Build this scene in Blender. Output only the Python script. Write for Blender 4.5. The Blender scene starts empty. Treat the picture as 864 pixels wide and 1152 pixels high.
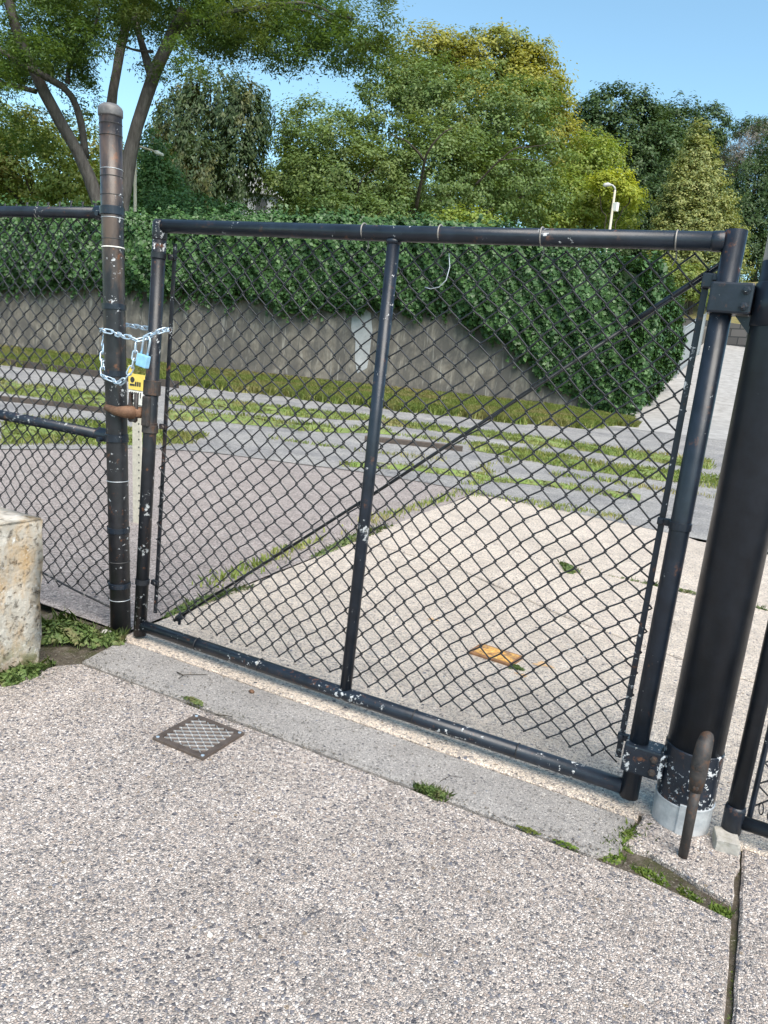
import bpy, bmesh, math, random
import numpy as np
from mathutils import Vector, Matrix
PI = math.pi
rng = np.random.default_rng(7)
random.seed(7)
SC = bpy.context.scene
COL = SC.collection

# ------------------------------------------------------------------ camera basis
F, CX, CY, H = 843.0, 432.0, 576.0, 1.2
def _n(v): return v / np.linalg.norm(v)
_down = _n(np.array([-482., 4274., F]))
_x = np.array([1744., 363., -F]); _x = _n(_x - _down * _x.dot(_down))
_z = -_down
_y = np.cross(_z, _x)
R = np.stack([_x, _y, _z])
CAM = np.array([0., 0., H])

def sm(a, b, t):
    t = np.clip((t - a) / (b - a), 0, 1)
    return t * t * (3 - 2 * t)
UNSEEN_HILL_U0, UNSEEN_HILL_U1, UNSEEN_HILL_H = 50., 150., 5.  # made-up hill out of view, added as a sun blocker, since lowered
def zt(x, y):
    """ground height of the place, plus an added hill out of view"""
    x = np.asarray(x, float); y = np.asarray(y, float)
    z = 0.03 * np.maximum(0, np.sqrt((y - 7.5) ** 2 + .3) * .5 + (y - 7.5) * .5 - .02) * (y > 2)
    z = z + 0.150 * np.maximum(0, np.sqrt((y - 27) ** 2 + 2.) * .5 + (y - 27) * .5) * sm(20, 23, y)
    u = .75 * x - .66 * y
    z = z + UNSEEN_HILL_H * sm(UNSEEN_HILL_U0, UNSEEN_HILL_U1, u)
    return z
def ray(px, py): return R @ np.array([px - CX, py - CY, F])
def at(px, py, D): return CAM + ray(px, py) * (D / F)          # point at depth D metres
def gp(px, py):                                                  # point of the ground seen there
    d = ray(px, py); t = 0.0; s = .002
    for i in range(6000):
        p = CAM + d * t
        if p[2] <= zt(p[0], p[1]): break
        t += s / 100 * (1 + t * 20)
    lo, hi = t - s / 100 * (1 + t * 20) * 1.5, t
    for i in range(40):
        m = (lo + hi) / 2; p = CAM + d * m
        if p[2] <= zt(p[0], p[1]): hi = m
        else: lo = m
    return CAM + d * hi
def onplane(px, py, P, nrm):
    d = ray(px, py); t = np.dot(P - CAM, nrm) / np.dot(d, nrm); return CAM + d * t

# ------------------------------------------------------------------ helpers
def tag(o, label=None, cat=None, group=None, kind=None):
    if label: o['label'] = label
    if cat: o['category'] = cat
    if group: o['group'] = group
    if kind: o['kind'] = kind
    return o
def thing(name, label, cat, loc=(0, 0, 0), group=None):
    o = bpy.data.objects.new(name, None); COL.objects.link(o)
    o.location = [float(v) for v in loc]; o.empty_display_size = .1
    return tag(o, label, cat, group)
def link(name, me, m, parent=None, smooth=False):
    if m is not None: me.materials.append(m)
    o = bpy.data.objects.new(name, me); COL.objects.link(o)
    if parent is not None:
        o.parent = parent
        top = parent; off = Vector(parent.location)
        while top.parent is not None:
            top = top.parent; off = off + Vector(top.location)
        o.location = -off if parent.parent is None else (0, 0, 0)
        # parts are built in world coordinates; sub-parts sit under parts whose origin is the world origin
    if smooth: me.polygons.foreach_set('use_smooth', [True] * len(me.polygons))
    return o
def obj(name, bm, m, parent=None, smooth=False):
    me = bpy.data.meshes.new(name); bm.to_mesh(me); bm.free()
    return link(name, me, m, parent, smooth)
def np_mesh(name, V, m, parent=None):
    """V: (n, k, 3) separate k-gons"""
    n, k = V.shape[:2]
    me = bpy.data.meshes.new(name)
    me.vertices.add(n * k); me.vertices.foreach_set('co', V.reshape(-1).astype(np.float32))
    me.loops.add(n * k); me.loops.foreach_set('vertex_index', np.arange(n * k, dtype=np.int32))
    me.polygons.add(n); me.polygons.foreach_set('loop_start', np.arange(0, n * k, k, dtype=np.int32))
    me.update(calc_edges=True)
    return link(name, me, m, parent)

def frame_of(d):
    d = Vector(d).normalized()
    a = Vector((0, 0, 1)) if abs(d.z) < .95 else Vector((1, 0, 0))
    s = d.cross(a).normalized(); return s, s.cross(d).normalized()
def tube(bm, pts, r, n=8, cap=True):
    """swept tube through pts; r a number or a list"""
    pts = [Vector([float(c) for c in p]) for p in pts]
    rr = r if isinstance(r, (list, tuple)) else [r] * len(pts)
    rings = []; s = None
    for i, p in enumerate(pts):
        d = (pts[min(i + 1, len(pts) - 1)] - pts[max(i - 1, 0)])
        if d.length < 1e-9: d = Vector((0, 0, 1))
        d.normalize()
        if s is None: s, t = frame_of(d)
        else:
            s = s - d * s.dot(d)
            if s.length < 1e-6: s, t = frame_of(d)
            s.normalize(); t = s.cross(d)
        rings.append([bm.verts.new(p + (s * math.cos(2 * PI * k / n) + t * math.sin(2 * PI * k / n)) * rr[i]) for k in range(n)])
    for a, b in zip(rings[:-1], rings[1:]):
        for k in range(n): bm.faces.new((a[k], a[(k + 1) % n], b[(k + 1) % n], b[k]))
    if cap:
        bm.faces.new(rings[0][::-1]); bm.faces.new(rings[-1])
    return bm
def box(bm, c, s, rot=None, bevel=0.0):
    M = Matrix.Translation(Vector([float(v) for v in c]))
    if rot is not None: M = M @ rot.to_4x4()
    b = bmesh.new(); bmesh.ops.create_cube(b, size=1, matrix=Matrix.Diagonal((s[0], s[1], s[2], 1)))
    if bevel: bmesh.ops.bevel(b, geom=b.edges[:], offset=bevel, segments=2, affect='EDGES', profile=.6)
    b.transform(M); me = bpy.data.meshes.new('t'); b.to_mesh(me); b.free(); bm.from_mesh(me); bpy.data.meshes.remove(me)
    return bm
def ring(bm, c, ax, R_, r, n=24, k=6):
    c = Vector([float(v) for v in c]); ax = Vector(ax).normalized(); s, t = frame_of(ax)
    rings = []
    for i in range(n):
        a = 2 * PI * i / n; d = s * math.cos(a) + t * math.sin(a)
        rings.append([bm.verts.new(c + d * (R_ + r * math.cos(2 * PI * j / k)) + ax * r * math.sin(2 * PI * j / k)) for j in range(k)])
    for i in range(n):
        A, B = rings[i], rings[(i + 1) % n]
        for j in range(k): bm.faces.new((A[j], B[j], B[(j + 1) % k], A[(j + 1) % k]))
    return bm
def lathe(bm, base, ax, prof, n=32):
    base = Vector([float(v) for v in base]); ax = Vector(ax).normalized(); s, t = frame_of(ax); rings = []
    for r, z in prof:
        rings.append([bm.verts.new(base + ax * z + (s * math.cos(2 * PI * k / n) + t * math.sin(2 * PI * k / n)) * max(r, 1e-4)) for k in range(n)])
    for a, b in zip(rings[:-1], rings[1:]):
        for k in range(n): bm.faces.new((a[k], b[k], b[(k + 1) % n], a[(k + 1) % n]))
    bm.faces.new(rings[0]); bm.faces.new(rings[-1][::-1])
    bmesh.ops.recalc_face_normals(bm, faces=bm.faces[:])
    return bm

# ------------------------------------------------------------------ materials
class N:
    def __init__(s, name):
        s.m = bpy.data.materials.new(name); s.m.use_nodes = True
        s.t = s.m.node_tree; s.t.nodes.clear()
        s.out = s.t.nodes.new('ShaderNodeOutputMaterial')
        s.geo = s.new('ShaderNodeNewGeometry'); s.pos = s.geo.outputs['Position']
    def new(s, k, **kw):
        n = s.t.nodes.new(k)
        for a, b in kw.items(): setattr(n, a, b)
        return n
    def ln(s, a, b): s.t.links.new(a, b)
    def vec(s, scale):
        v = s.new('ShaderNodeVectorMath', operation='MULTIPLY'); s.ln(s.pos, v.inputs[0]); v.inputs[1].default_value = scale; return v.outputs[0]
    def noise(s, scale, detail=4, rough=.55, vec=None, dist=0):
        n = s.new('ShaderNodeTexNoise'); n.inputs['Scale'].default_value = scale; n.inputs['Detail'].default_value = detail
        n.inputs['Roughness'].default_value = rough; n.inputs['Distortion'].default_value = dist
        s.ln(vec or s.pos, n.inputs['Vector']); return n.outputs['Fac']
    def vor(s, scale, feature='F1', out='Color', rnd=1.0, vec=None):
        n = s.new('ShaderNodeTexVoronoi', feature=feature); n.inputs['Scale'].default_value = scale
        n.inputs['Randomness'].default_value = rnd
        s.ln(vec or s.pos, n.inputs['Vector']); return n.outputs[out]
    def ramp(s, fac, stops, interp='LINEAR'):
        r = s.new('ShaderNodeValToRGB'); r.color_ramp.interpolation = interp
        while len(r.color_ramp.elements) < len(stops): r.color_ramp.elements.new(.5)
        for e, (p, c) in zip(r.color_ramp.elements, stops):
            e.position = p; e.color = (*c, 1) if len(c) == 3 else c
        s.ln(fac, r.inputs[0]); return r.outputs[0]
    def step(s, fac, a, b):
        r = s.new('ShaderNodeMapRange'); r.inputs[1].default_value = a; r.inputs[2].default_value = b; s.ln(fac, r.inputs[0]); return r.outputs[0]
    def mix(s, fac, a, b, mode='MIX'):
        m = s.new('ShaderNodeMix', data_type='RGBA', blend_type=mode)
        for sock, v in ((m.inputs[0], fac), (m.inputs[6], a), (m.inputs[7], b)):
            if isinstance(v, (int, float)): sock.default_value = v
            elif isinstance(v, tuple): sock.default_value = (*v, 1)
            else: s.ln(v, sock)
        return m.outputs[2]
    def math(s, op, a, b=0.0):
        m = s.new('ShaderNodeMath', operation=op)
        for i, v in enumerate((a, b)):
            if isinstance(v, (int, float)): m.inputs[i].default_value = v
            else: s.ln(v, m.inputs[i])
        return m.outputs[0]
    def sep(s, col):
        n = s.new('ShaderNodeSeparateColor'); s.ln(col, n.inputs[0]); return n.outputs
    def bump(s, h, dist=.002, st=1.0):
        b = s.new('ShaderNodeBump'); b.inputs['Strength'].default_value = st; b.inputs['Distance'].default_value = dist
        s.ln(h, b.inputs['Height']); return b.outputs[0]
    def fin(s, col, rough=.8, metal=0.0, normal=None, spec=.5):
        p = s.new('ShaderNodeBsdfPrincipled')
        for k, v in (('Base Color', col), ('Roughness', rough), ('Metallic', metal), ('Specular IOR Level', spec)):
            if isinstance(v, (int, float)): p.inputs[k].default_value = v
            elif isinstance(v, tuple): p.inputs[k].default_value = (*v, 1)
            else: s.ln(v, p.inputs[k])
        if normal is not None: s.ln(normal, p.inputs['Normal'])
        s.ln(p.outputs[0], s.out.inputs[0]); return s.m

def aggregate(name, stops, cell=95, big=.10, tint=((.86, .84, .83), (1.06, 1.04, 1.03)), bump=.004, matrix=(.36, .34, .31), bigcol=((.10, .10, .115), (.55, .53, .5))):
    """exposed-aggregate concrete: pebbles of several sizes in a cement matrix"""
    s = N(name)
    wob = s.new('ShaderNodeVectorMath', operation='ADD')
    nz = s.new('ShaderNodeTexNoise'); nz.inputs['Scale'].default_value = cell * .7; nz.inputs['Detail'].default_value = 2
    s.ln(s.pos, nz.inputs['Vector'])
    sc = s.new('ShaderNodeVectorMath', operation='SCALE'); s.ln(nz.outputs['Color'], sc.inputs[0]); sc.inputs['Scale'].default_value = .9 / cell
    s.ln(s.pos, wob.inputs[0]); s.ln(sc.outputs[0], wob.inputs[1])
    v = wob.outputs[0]
    c1 = s.sep(s.vor(cell, vec=v))
    col = s.ramp(c1[0], stops, 'CONSTANT')
    # small grains between
    c2 = s.sep(s.vor(cell * 2.3, vec=v))
    col2 = s.ramp(c2[1], stops, 'CONSTANT')
    col = s.mix(s.math('GREATER_THAN', c1[1], .52), col, col2)
    edge = s.vor(cell, 'DISTANCE_TO_EDGE', 'Distance', vec=v)
    col = s.mix(s.step(edge, .09, .0), col, matrix)
    # sparse big pebbles
    cb = s.sep(s.vor(cell * .42, vec=v)); db = s.vor(cell * .42, 'F1', 'Distance', vec=v)
    m = s.math('MULTIPLY', s.math('LESS_THAN', cb[0], big), s.math('LESS_THAN', db, .36))
    col = s.mix(m, col, s.ramp(cb[1], [(0, bigcol[0]), (.45, (.2, .21, .25)), (.7, (.33, .27, .21)), (.86, bigcol[1])], 'CONSTANT'))
    # slow stains and wear
    st = s.noise(1.3, 5, .6)
    col = s.mix(1.0, col, s.ramp(st, [(.3, tint[0]), (.7, tint[1])]), 'MULTIPLY')
    st2 = s.noise(6, 5, .65)
    col = s.mix(1.0, col, s.ramp(st2, [(.33, (.84, .83, .82)), (.6, (1.02, 1.01, 1.0))]), 'MULTIPLY')
    h = s.math('ADD', s.step(edge, 0, .25), s.math('MULTIPLY', s.noise(cell * 3, 3), .5))
    return s.fin(col, .85, normal=s.bump(h, bump, .8), spec=.3)

G = lambda v, r=1, b=1: (v * r, v, v * b)
M = {}
M['aggregate'] = aggregate('exposed_aggregate', [(0, (.10, .10, .115)), (.11, (.25, .23, .22)), (.26, (.48, .42, .38)), (.43, (.60, .53, .48)), (.60, (.37, .31, .275)), (.72, (.74, .69, .65)), (.88, (.18, .18, .205))], cell=165, big=.07, matrix=(.44, .40, .365))
M['aggregate_pale'] = aggregate('pale_aggregate', [(0, (.22, .20, .19)), (.09, (.41, .37, .34)), (.35, (.66, .57, .475)), (.62, (.73, .64, .535)), (.85, (.79, .72, .63)), (.95, (.36, .32, .29))], cell=125, big=.03, matrix=(.57, .505, .44))
M['asphalt_yard'] = aggregate('worn_asphalt', [(0, (.15, .135, .13)), (.18, (.31, .275, .26)), (.48, (.42, .365, .345)), (.75, (.52, .47, .44)), (.92, (.22, .2, .2))], cell=95, big=.03, matrix=(.28, .245, .235))
M['asphalt_road'] = aggregate('road_asphalt', [(0, (.16, .155, .155)), (.2, (.29, .285, .285)), (.5, (.37, .36, .35)), (.8, (.46, .445, .43)), (.93, (.22, .215, .215))], cell=80, big=.02, matrix=(.27, .265, .265), tint=((.66, .66, .68), (1.12, 1.1, 1.06)))
M['strip_concrete'] = aggregate('trowelled_concrete', [(0, (.19, .185, .185)), (.15, (.33, .32, .31)), (.5, (.385, .37, .355)), (.82, (.50, .48, .46)), (.93, (.24, .235, .235))], cell=190, big=.03, matrix=(.34, .33, .315), bump=.0025)
def m_plain_concrete(name, a, b, streak=False, dark=(.08, .075, .07), mossy=0.0):
    s = N(name)
    col = s.ramp(s.noise(3.2, 8, .65), [(.32, a), (.68, b)])
    col = s.mix(1.0, col, s.ramp(s.noise(70, 4, .7), [(.3, (.82, .82, .82)), (.7, (1.1, 1.1, 1.1))]), 'MULTIPLY')
    if streak:
        f = s.noise(1.0, 8, .7, vec=s.vec((1.9, 1.9, .9)), dist=.8)
        col = s.mix(s.math('MULTIPLY', s.step(f, .40, .56), .85), col, dark)
        f2 = s.noise(1.0, 5, .6, vec=s.vec((5.5, 5.5, .55)), dist=1.2)
        col = s.mix(s.math('MULTIPLY', s.step(f2, .50, .68), .8), col, (.09, .085, .078))
        f3 = s.noise(1.0, 3, .5, vec=s.vec((9., 9., 1.2)), dist=1.0)
        col = s.mix(s.math('MULTIPLY', s.step(f3, .60, .72), .4), col, (.42, .40, .36))
    if mossy:
        col = s.mix(s.math('MULTIPLY', s.step(s.noise(7, 6, .7), .5, .62), mossy), col, (.12, .115, .05))
    h = s.noise(45, 6, .7)
    return s.fin(col, .9, normal=s.bump(h, .006, .6), spec=.25)
M['wall'] = m_plain_concrete('stained_wall_concrete', (.12, .105, .088), (.25, .225, .19), True)
M['plinth'] = m_plain_concrete('plinth_shadow_concrete', (.04, .036, .03), (.10, .09, .075), mossy=.5)  # darkened so its colour carries the shadow line at the wall foot
M['driveway'] = m_plain_concrete('driveway_concrete', (.25, .24, .228), (.40, .385, .37), streak=False)
M['footing'] = m_plain_concrete('footing_concrete', (.30, .28, .25), (.42, .40, .37), mossy=.5)
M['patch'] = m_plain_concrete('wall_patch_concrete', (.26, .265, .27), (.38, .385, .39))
def m_block():
    s = N('weathered_block_stone')
    col = s.ramp(s.noise(9, 8, .68), [(.3, (.33, .29, .235)), (.52, (.50, .46, .40)), (.72, (.62, .58, .52))])
    f = s.noise(5.0, 7, .7, vec=s.vec((1, 1, .55)))
    col = s.mix(s.math('MULTIPLY', s.step(f, .46, .62), .8), col, (.46, .28, .11))
    g = s.noise(38, 6, .75)
    col = s.mix(s.step(g, .60, .68), col, (.12, .09, .06))
    col = s.mix(s.step(s.noise(24, 5, .7), .61, .7), col, (.74, .72, .68))
    f2 = s.noise(14, 5, .6); sx = s.new('ShaderNodeSeparateXYZ'); s.ln(s.pos, sx.inputs[0])
    col = s.mix(s.math('MULTIPLY', s.step(sx.outputs[2], .10, .0), s.step(f2, .42, .55)), col, (.14, .15, .06))
    h = s.math('ADD', s.noise(30, 8, .75), s.math('MULTIPLY', s.step(g, .56, .68), -.7))
    return s.fin(col, .92, normal=s.bump(h, .012, .9), spec=.2)
M['block'] = m_block()
def m_soil(name='soil', green=(.07, .085, .035)):
    s = N(name)
    c = s.ramp(s.noise(30, 8, .7), [(.3, (.045, .037, .028)), (.55, (.10, .085, .065)), (.75, (.19, .17, .145))])
    c = s.mix(s.math('MULTIPLY', s.step(s.noise(11, 5, .7), .50, .62), .8), c, green)
    c = s.mix(s.step(s.noise(170, 3, .7), .62, .68), c, (.30, .27, .23))
    return s.fin(c, .95, normal=s.bump(s.noise(60, 6, .7), .01), spec=.15)
M['soil'] = m_soil()
M['joint'] = m_soil('joint_dirt', (.055, .06, .025))
def m_turf(name, a, b, c, ragged=False):
    s = N(name)
    col = s.ramp(s.noise(2.2, 7, .7), [(.3, a), (.5, b), (.7, c)])
    col = s.mix(s.step(s.noise(9, 6, .75), .48, .62), col, (.20, .17, .10))
    col = s.mix(s.step(s.noise(4.5, 6, .7), .54, .66), col, (.05, .075, .02))
    m = s.fin(col, .95, normal=s.bump(s.noise(40, 6, .7), .02), spec=.1)
    if ragged:
        p = [n for n in s.t.nodes if n.type == 'BSDF_PRINCIPLED'][0]
        tr = s.new('ShaderNodeBsdfTransparent'); mx = s.new('ShaderNodeMixShader')
        s.ln(s.step(s.math('ADD', s.noise(3.2, 6, .72), s.math('MULTIPLY', s.noise(.8, 2), .5)), .66, .72), mx.inputs[0])
        s.ln(tr.outputs[0], mx.inputs[1]); s.ln(p.outputs[0], mx.inputs[2]); s.ln(mx.outputs[0], s.out.inputs[0])
    return m
M['turf'] = m_turf('turf', (.06, .095, .026), (.10, .14, .038), (.17, .17, .065))
M['verge'] = m_turf('verge_turf', (.13, .19, .05), (.19, .26, .075), (.29, .32, .12), True)
M['hillside'] = m_turf('hill_grass', (.10, .095, .05), (.13, .12, .07), (.16, .14, .09))
def m_paint(name, base=(.008, .0115, .018), chip=(.45, .46, .47), amt=.66, rust=.0, rough=.32, brown=None, browncut=.55, above=None):
    s = N(name)
    n1 = s.noise(55, 7, .7); n2 = s.noise(7, 4, .6)
    k = s.math('ADD', n1, s.math('MULTIPLY', s.math('SUBTRACT', n2, .5), .55))
    m = s.step(k, amt, amt + .015)
    col = s.mix(s.step(s.noise(20, 5, .65), .35, .7), base, tuple(v * 1.9 for v in base))
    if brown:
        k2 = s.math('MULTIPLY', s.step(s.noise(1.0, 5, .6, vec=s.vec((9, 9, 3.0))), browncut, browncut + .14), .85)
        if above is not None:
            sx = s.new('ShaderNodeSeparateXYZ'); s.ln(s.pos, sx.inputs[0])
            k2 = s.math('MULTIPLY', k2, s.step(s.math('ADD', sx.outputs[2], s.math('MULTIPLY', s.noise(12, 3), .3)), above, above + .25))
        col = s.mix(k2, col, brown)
    col = s.mix(m, col, chip)
    if rust:
        col = s.mix(s.math('MULTIPLY', s.step(s.noise(26, 6, .7), .60, .68), rust), col, (.17, .07, .03))
    ro = s.math('ADD', s.math('MULTIPLY', s.noise(16, 5, .6), .3), rough - .12)
    h = s.math('ADD', s.math('MULTIPLY', m, -.7), s.math('MULTIPLY', s.noise(120, 3), .3))
    return s.fin(col, ro, 0, s.bump(h, .0012, .6), .42)
M['black_paint'] = m_paint('chipped_black_paint', amt=.675, rust=.45)
M['black_worn'] = m_paint('worn_black_paint', amt=.625, rust=.6)
M['black_base'] = m_paint('flaking_black_paint', amt=.565, rust=.4, chip=(.52, .54, .56))
M['black_smooth'] = m_paint('thick_black_paint', amt=.725, rough=.36, base=(.007, .009, .013))
M['post_paint'] = m_paint('weathered_warm_lit_post_paint', base=(.012, .012, .014), amt=.655, rust=.6, rough=.33, brown=(.105, .072, .054), browncut=.49, above=1.02)  # brown primer wear; kept to the upper post it also paints the warm highlight
M['stile_paint'] = m_paint('weathered_stile_paint', base=(.009, .010, .013), amt=.63, rust=.7, rough=.36, brown=(.085, .055, .042), browncut=.58)
def m_metal(name, a, b, rough=.42, metal=.85, rust=0.0, sc=30):
    s = N(name)
    col = s.ramp(s.noise(sc, 6, .7), [(.3, a), (.7, b)])
    if rust: col = s.mix(s.math('MULTIPLY', s.step(s.noise(35, 6, .72), .5, .62), rust), col, (.16, .07, .03))
    return s.fin(col, rough, metal, s.bump(s.noise(90, 4, .7), .0012, .5))
M['galv'] = m_metal('galvanised_steel', (.40, .43, .46), (.66, .68, .70), .5, .55)
M['galv_bright'] = m_metal('bright_galvanised', (.40, .50, .60), (.62, .74, .84), .36, .6)
M['rusty'] = m_metal('rusty_steel', (.09, .045, .026), (.24, .13, .075), .7, .25)
M['rust_dark'] = m_metal('dark_rusty_steel', (.022, .022, .024), (.07, .06, .055), .6, .3, rust=.45)
M['iron'] = m_metal('drain_iron', (.085, .065, .055), (.17, .135, .115), .5, .5)
M['iron_bar'] = m_metal('polished_iron', (.42, .41, .40), (.62, .61, .60), .38, .7)
M['rail'] = m_metal('rail_steel', (.045, .035, .03), (.10, .075, .06), .55, .3)
M['wire'] = m_paint('vinyl_black_wire', base=(.010, .011, .013), amt=.74, rough=.42)
M['wire_worn'] = m_paint('worn_black_wire', base=(.014, .014, .016), amt=.64, rough=.42, chip=(.30, .29, .27))
def m_flat(name, c, rough=.55, metal=0.0, var=.18, sc=40):
    s = N(name)
    col = s.ramp(s.noise(sc, 5, .65), [(.3, tuple(v * (1 - var) for v in c)), (.7, tuple(min(.95, v * (1 + var)) for v in c))])
    return s.fin(col, rough, metal, s.bump(s.noise(sc * 3, 3), .0008, .4))
M['capm'] = m_metal('dull_cap_metal', (.09, .085, .085), (.20, .19, .19), .6, .3)
M['tie'] = m_flat('tie_wire', (.24, .22, .20), .5, .2)
M['blue'] = m_flat('blue_lock_body', (.30, .58, .80), .4, .25, .18)
M['stake'] = m_flat('marker_stake', (.50, .46, .38), .6)
M['white'] = m_flat('marker_white', (.74, .72, .66), .5)
M['cream'] = m_flat('lamp_cream', (.45, .41, .32), .5)
M['lamp_grey'] = m_flat('lamp_grey', (.42, .41, .40), .5)
M['yellow'] = m_flat('label_yellow', (.78, .58, .12), .45, 0, .06)
M['ink'] = m_flat('label_ink', (.03, .03, .03), .6)
M['green_grey'] = m_flat('fence_grey', (.22, .24, .25), .6)
def m_cover():
    s = N('yellow_painted_lid')
    col = s.mix(s.step(s.noise(26, 6, .72), .42, .60), (.66, .36, .09), (.24, .13, .07))
    col = s.mix(s.step(s.noise(60, 4), .6, .7), col, (.83, .62, .22))
    return s.fin(col, .75, normal=s.bump(s.noise(80, 4), .003))
M['lid'] = m_cover()
M['overspray'] = m_flat('faded_orange_paint', (.56, .36, .19), .85, 0, .3, 60)
M['lid_rim'] = m_flat('lid_rim', (.22, .11, .05), .8, 0, .4)
def m_brick():
    s = N('kerb_blocks')
    b = s.new('ShaderNodeTexBrick'); b.inputs['Scale'].default_value = 1.0
    b.inputs['Brick Width'].default_value = .9; b.inputs['Row Height'].default_value = .45; b.inputs['Mortar Size'].default_value = .03
    b.inputs['Color1'].default_value = (.17, .15, .14, 1); b.inputs['Color2'].default_value = (.11, .10, .095, 1); b.inputs['Mortar'].default_value = (.05, .05, .05, 1)
    mp = s.new('ShaderNodeCombineXYZ'); sx = s.new('ShaderNodeSeparateXYZ'); s.ln(s.pos, sx.inputs[0])
    s.ln(sx.outputs[0], mp.inputs[0]); s.ln(sx.outputs[2], mp.inputs[1]); s.ln(mp.outputs[0], b.inputs['Vector'])
    return s.fin(b.outputs[0], .9)
M['brick'] = m_brick()
def m_bark(name, a, b):
    s = N(name)
    f = s.noise(1.0, 7, .7, vec=s.vec((9, 9, 1.6)))
    return s.fin(s.ramp(f, [(.3, a), (.7, b)]), .95, normal=s.bump(f, .05, .8), spec=.1)
M['bark'] = m_bark('locust_bark', (.05, .044, .04), (.145, .13, .12))
M['bark_dark'] = m_bark('dark_bark', (.03, .024, .02), (.09, .075, .06))
def m_leaf(name, cols, alt, altcut=.55, scale=.5, trans=.3, rough=.5):
    s = N(name)
    rnd = s.geo.outputs['Random Per Island']
    n = len(cols)
    c = s.ramp(rnd, [(i / max(1, n - 1), v) for i, v in enumerate(cols)])
    a = s.ramp(rnd, [(i / max(1, len(alt) - 1), v) for i, v in enumerate(alt)])
    c = s.mix(s.step(s.noise(scale, 4, .6), altcut, altcut + .16), c, a)
    p = s.new('ShaderNodeBsdfPrincipled'); s.ln(c, p.inputs['Base Color']); p.inputs['Roughness'].default_value = rough
    p.inputs['Specular IOR Level'].default_value = .35
    t = s.new('ShaderNodeBsdfTranslucent'); s.ln(s.mix(1.0, c, (1.25, 1.2, .6), 'MULTIPLY'), t.inputs[0])
    mx = s.new('ShaderNodeMixShader'); mx.inputs[0].default_value = trans
    s.ln(p.outputs[0], mx.inputs[1]); s.ln(t.outputs[0], mx.inputs[2]); s.ln(mx.outputs[0], s.out.inputs[0])
    return s.m
L = {}
L['ivy'] = m_leaf('ivy_leaf', [(0.024, 0.059, 0.018), (0.045, 0.101, 0.029), (0.075, 0.151, 0.044)], [(0.033, 0.077, 0.026), (0.083, 0.161, 0.055)], .55, .8, .15, .42)
L['locust'] = m_leaf('locust_leaf', [(.05, .095, .025), (.08, .14, .035), (.125, .19, .05)], [(.10, .14, .036), (.155, .185, .052)], .50, .35, .48)
L['green'] = m_leaf('broad_leaf', [(0.081, 0.134, 0.038), (0.125, 0.189, 0.055), (0.175, 0.244, 0.075)], [(0.112, 0.165, 0.045), (0.188, 0.232, 0.065)], .5, .3, .35)
L['sunlit_gold'] = m_leaf('sunlit_gold_leaf', [(0.190, 0.202, 0.040), (0.294, 0.291, 0.052), (0.399, 0.370, 0.069)], [(0.095, 0.146, 0.040), (0.180, 0.224, 0.057)], .50, .4, .4)  # gold leaf tone, brightened to carry the sunlight on the treetop
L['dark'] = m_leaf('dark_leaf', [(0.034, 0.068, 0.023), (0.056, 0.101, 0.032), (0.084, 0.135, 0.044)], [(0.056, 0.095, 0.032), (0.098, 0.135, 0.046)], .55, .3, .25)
L['weep'] = m_leaf('weeping_leaf', [(.035, .068, .03), (.065, .105, .044), (.10, .14, .056)], [(.15, .14, .04), (.24, .19, .055)], .55, .35, .35)
L['lime'] = m_leaf('lime_leaf', [(0.137, 0.213, 0.038), (0.210, 0.280, 0.048), (0.284, 0.336, 0.066)], [(0.189, 0.224, 0.048), (0.304, 0.314, 0.066)], .5, .5, .4)
L['yellow'] = m_leaf('yellow_leaf', [(.26, .32, .04), (.38, .42, .05), (.48, .50, .08)], [(.2, .26, .04), (.34, .37, .05)], .5, .5, .45)
L['olive'] = m_leaf('olive_leaf', [(0.115, 0.174, 0.039), (0.184, 0.240, 0.055), (0.265, 0.300, 0.072)], [(0.172, 0.168, 0.044), (0.253, 0.216, 0.061)], .5, .4, .4)
L['teal'] = m_leaf('bluegreen_leaf', [(.06, .13, .055), (.095, .20, .08), (.14, .265, .105)], [(.10, .19, .065), (.15, .26, .09)], .5, .5, .35)
L['conifer'] = m_leaf('conifer_leaf', [(0.149, 0.194, 0.065), (0.253, 0.281, 0.091), (0.368, 0.362, 0.130)], [(0.115, 0.163, 0.058), (0.218, 0.250, 0.091)], .5, .5, .35)
L['twig'] = m_leaf('dry_twig', [(.10, .085, .07), (.16, .14, .12)], [(.08, .09, .05), (.12, .12, .07)], .5, .5, .1)
L['grass'] = m_leaf('grass_blade', [(.15, .22, .05), (.24, .30, .075), (.34, .36, .11)], [(.30, .28, .11), (.42, .36, .17)], .47, .7, .35, .6)
L['weed'] = m_leaf('weed_leaf', [(.075, .125, .035), (.115, .175, .05), (.17, .225, .075)], [(.13, .15, .055), (.26, .23, .12)], .50, 14, .3, .55)
L['moss'] = m_leaf('moss_leaf', [(.06, .11, .018), (.11, .175, .028), (.17, .23, .042)], [(.09, .11, .026), (.15, .155, .04)], .5, 12, .3, .6)

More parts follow.
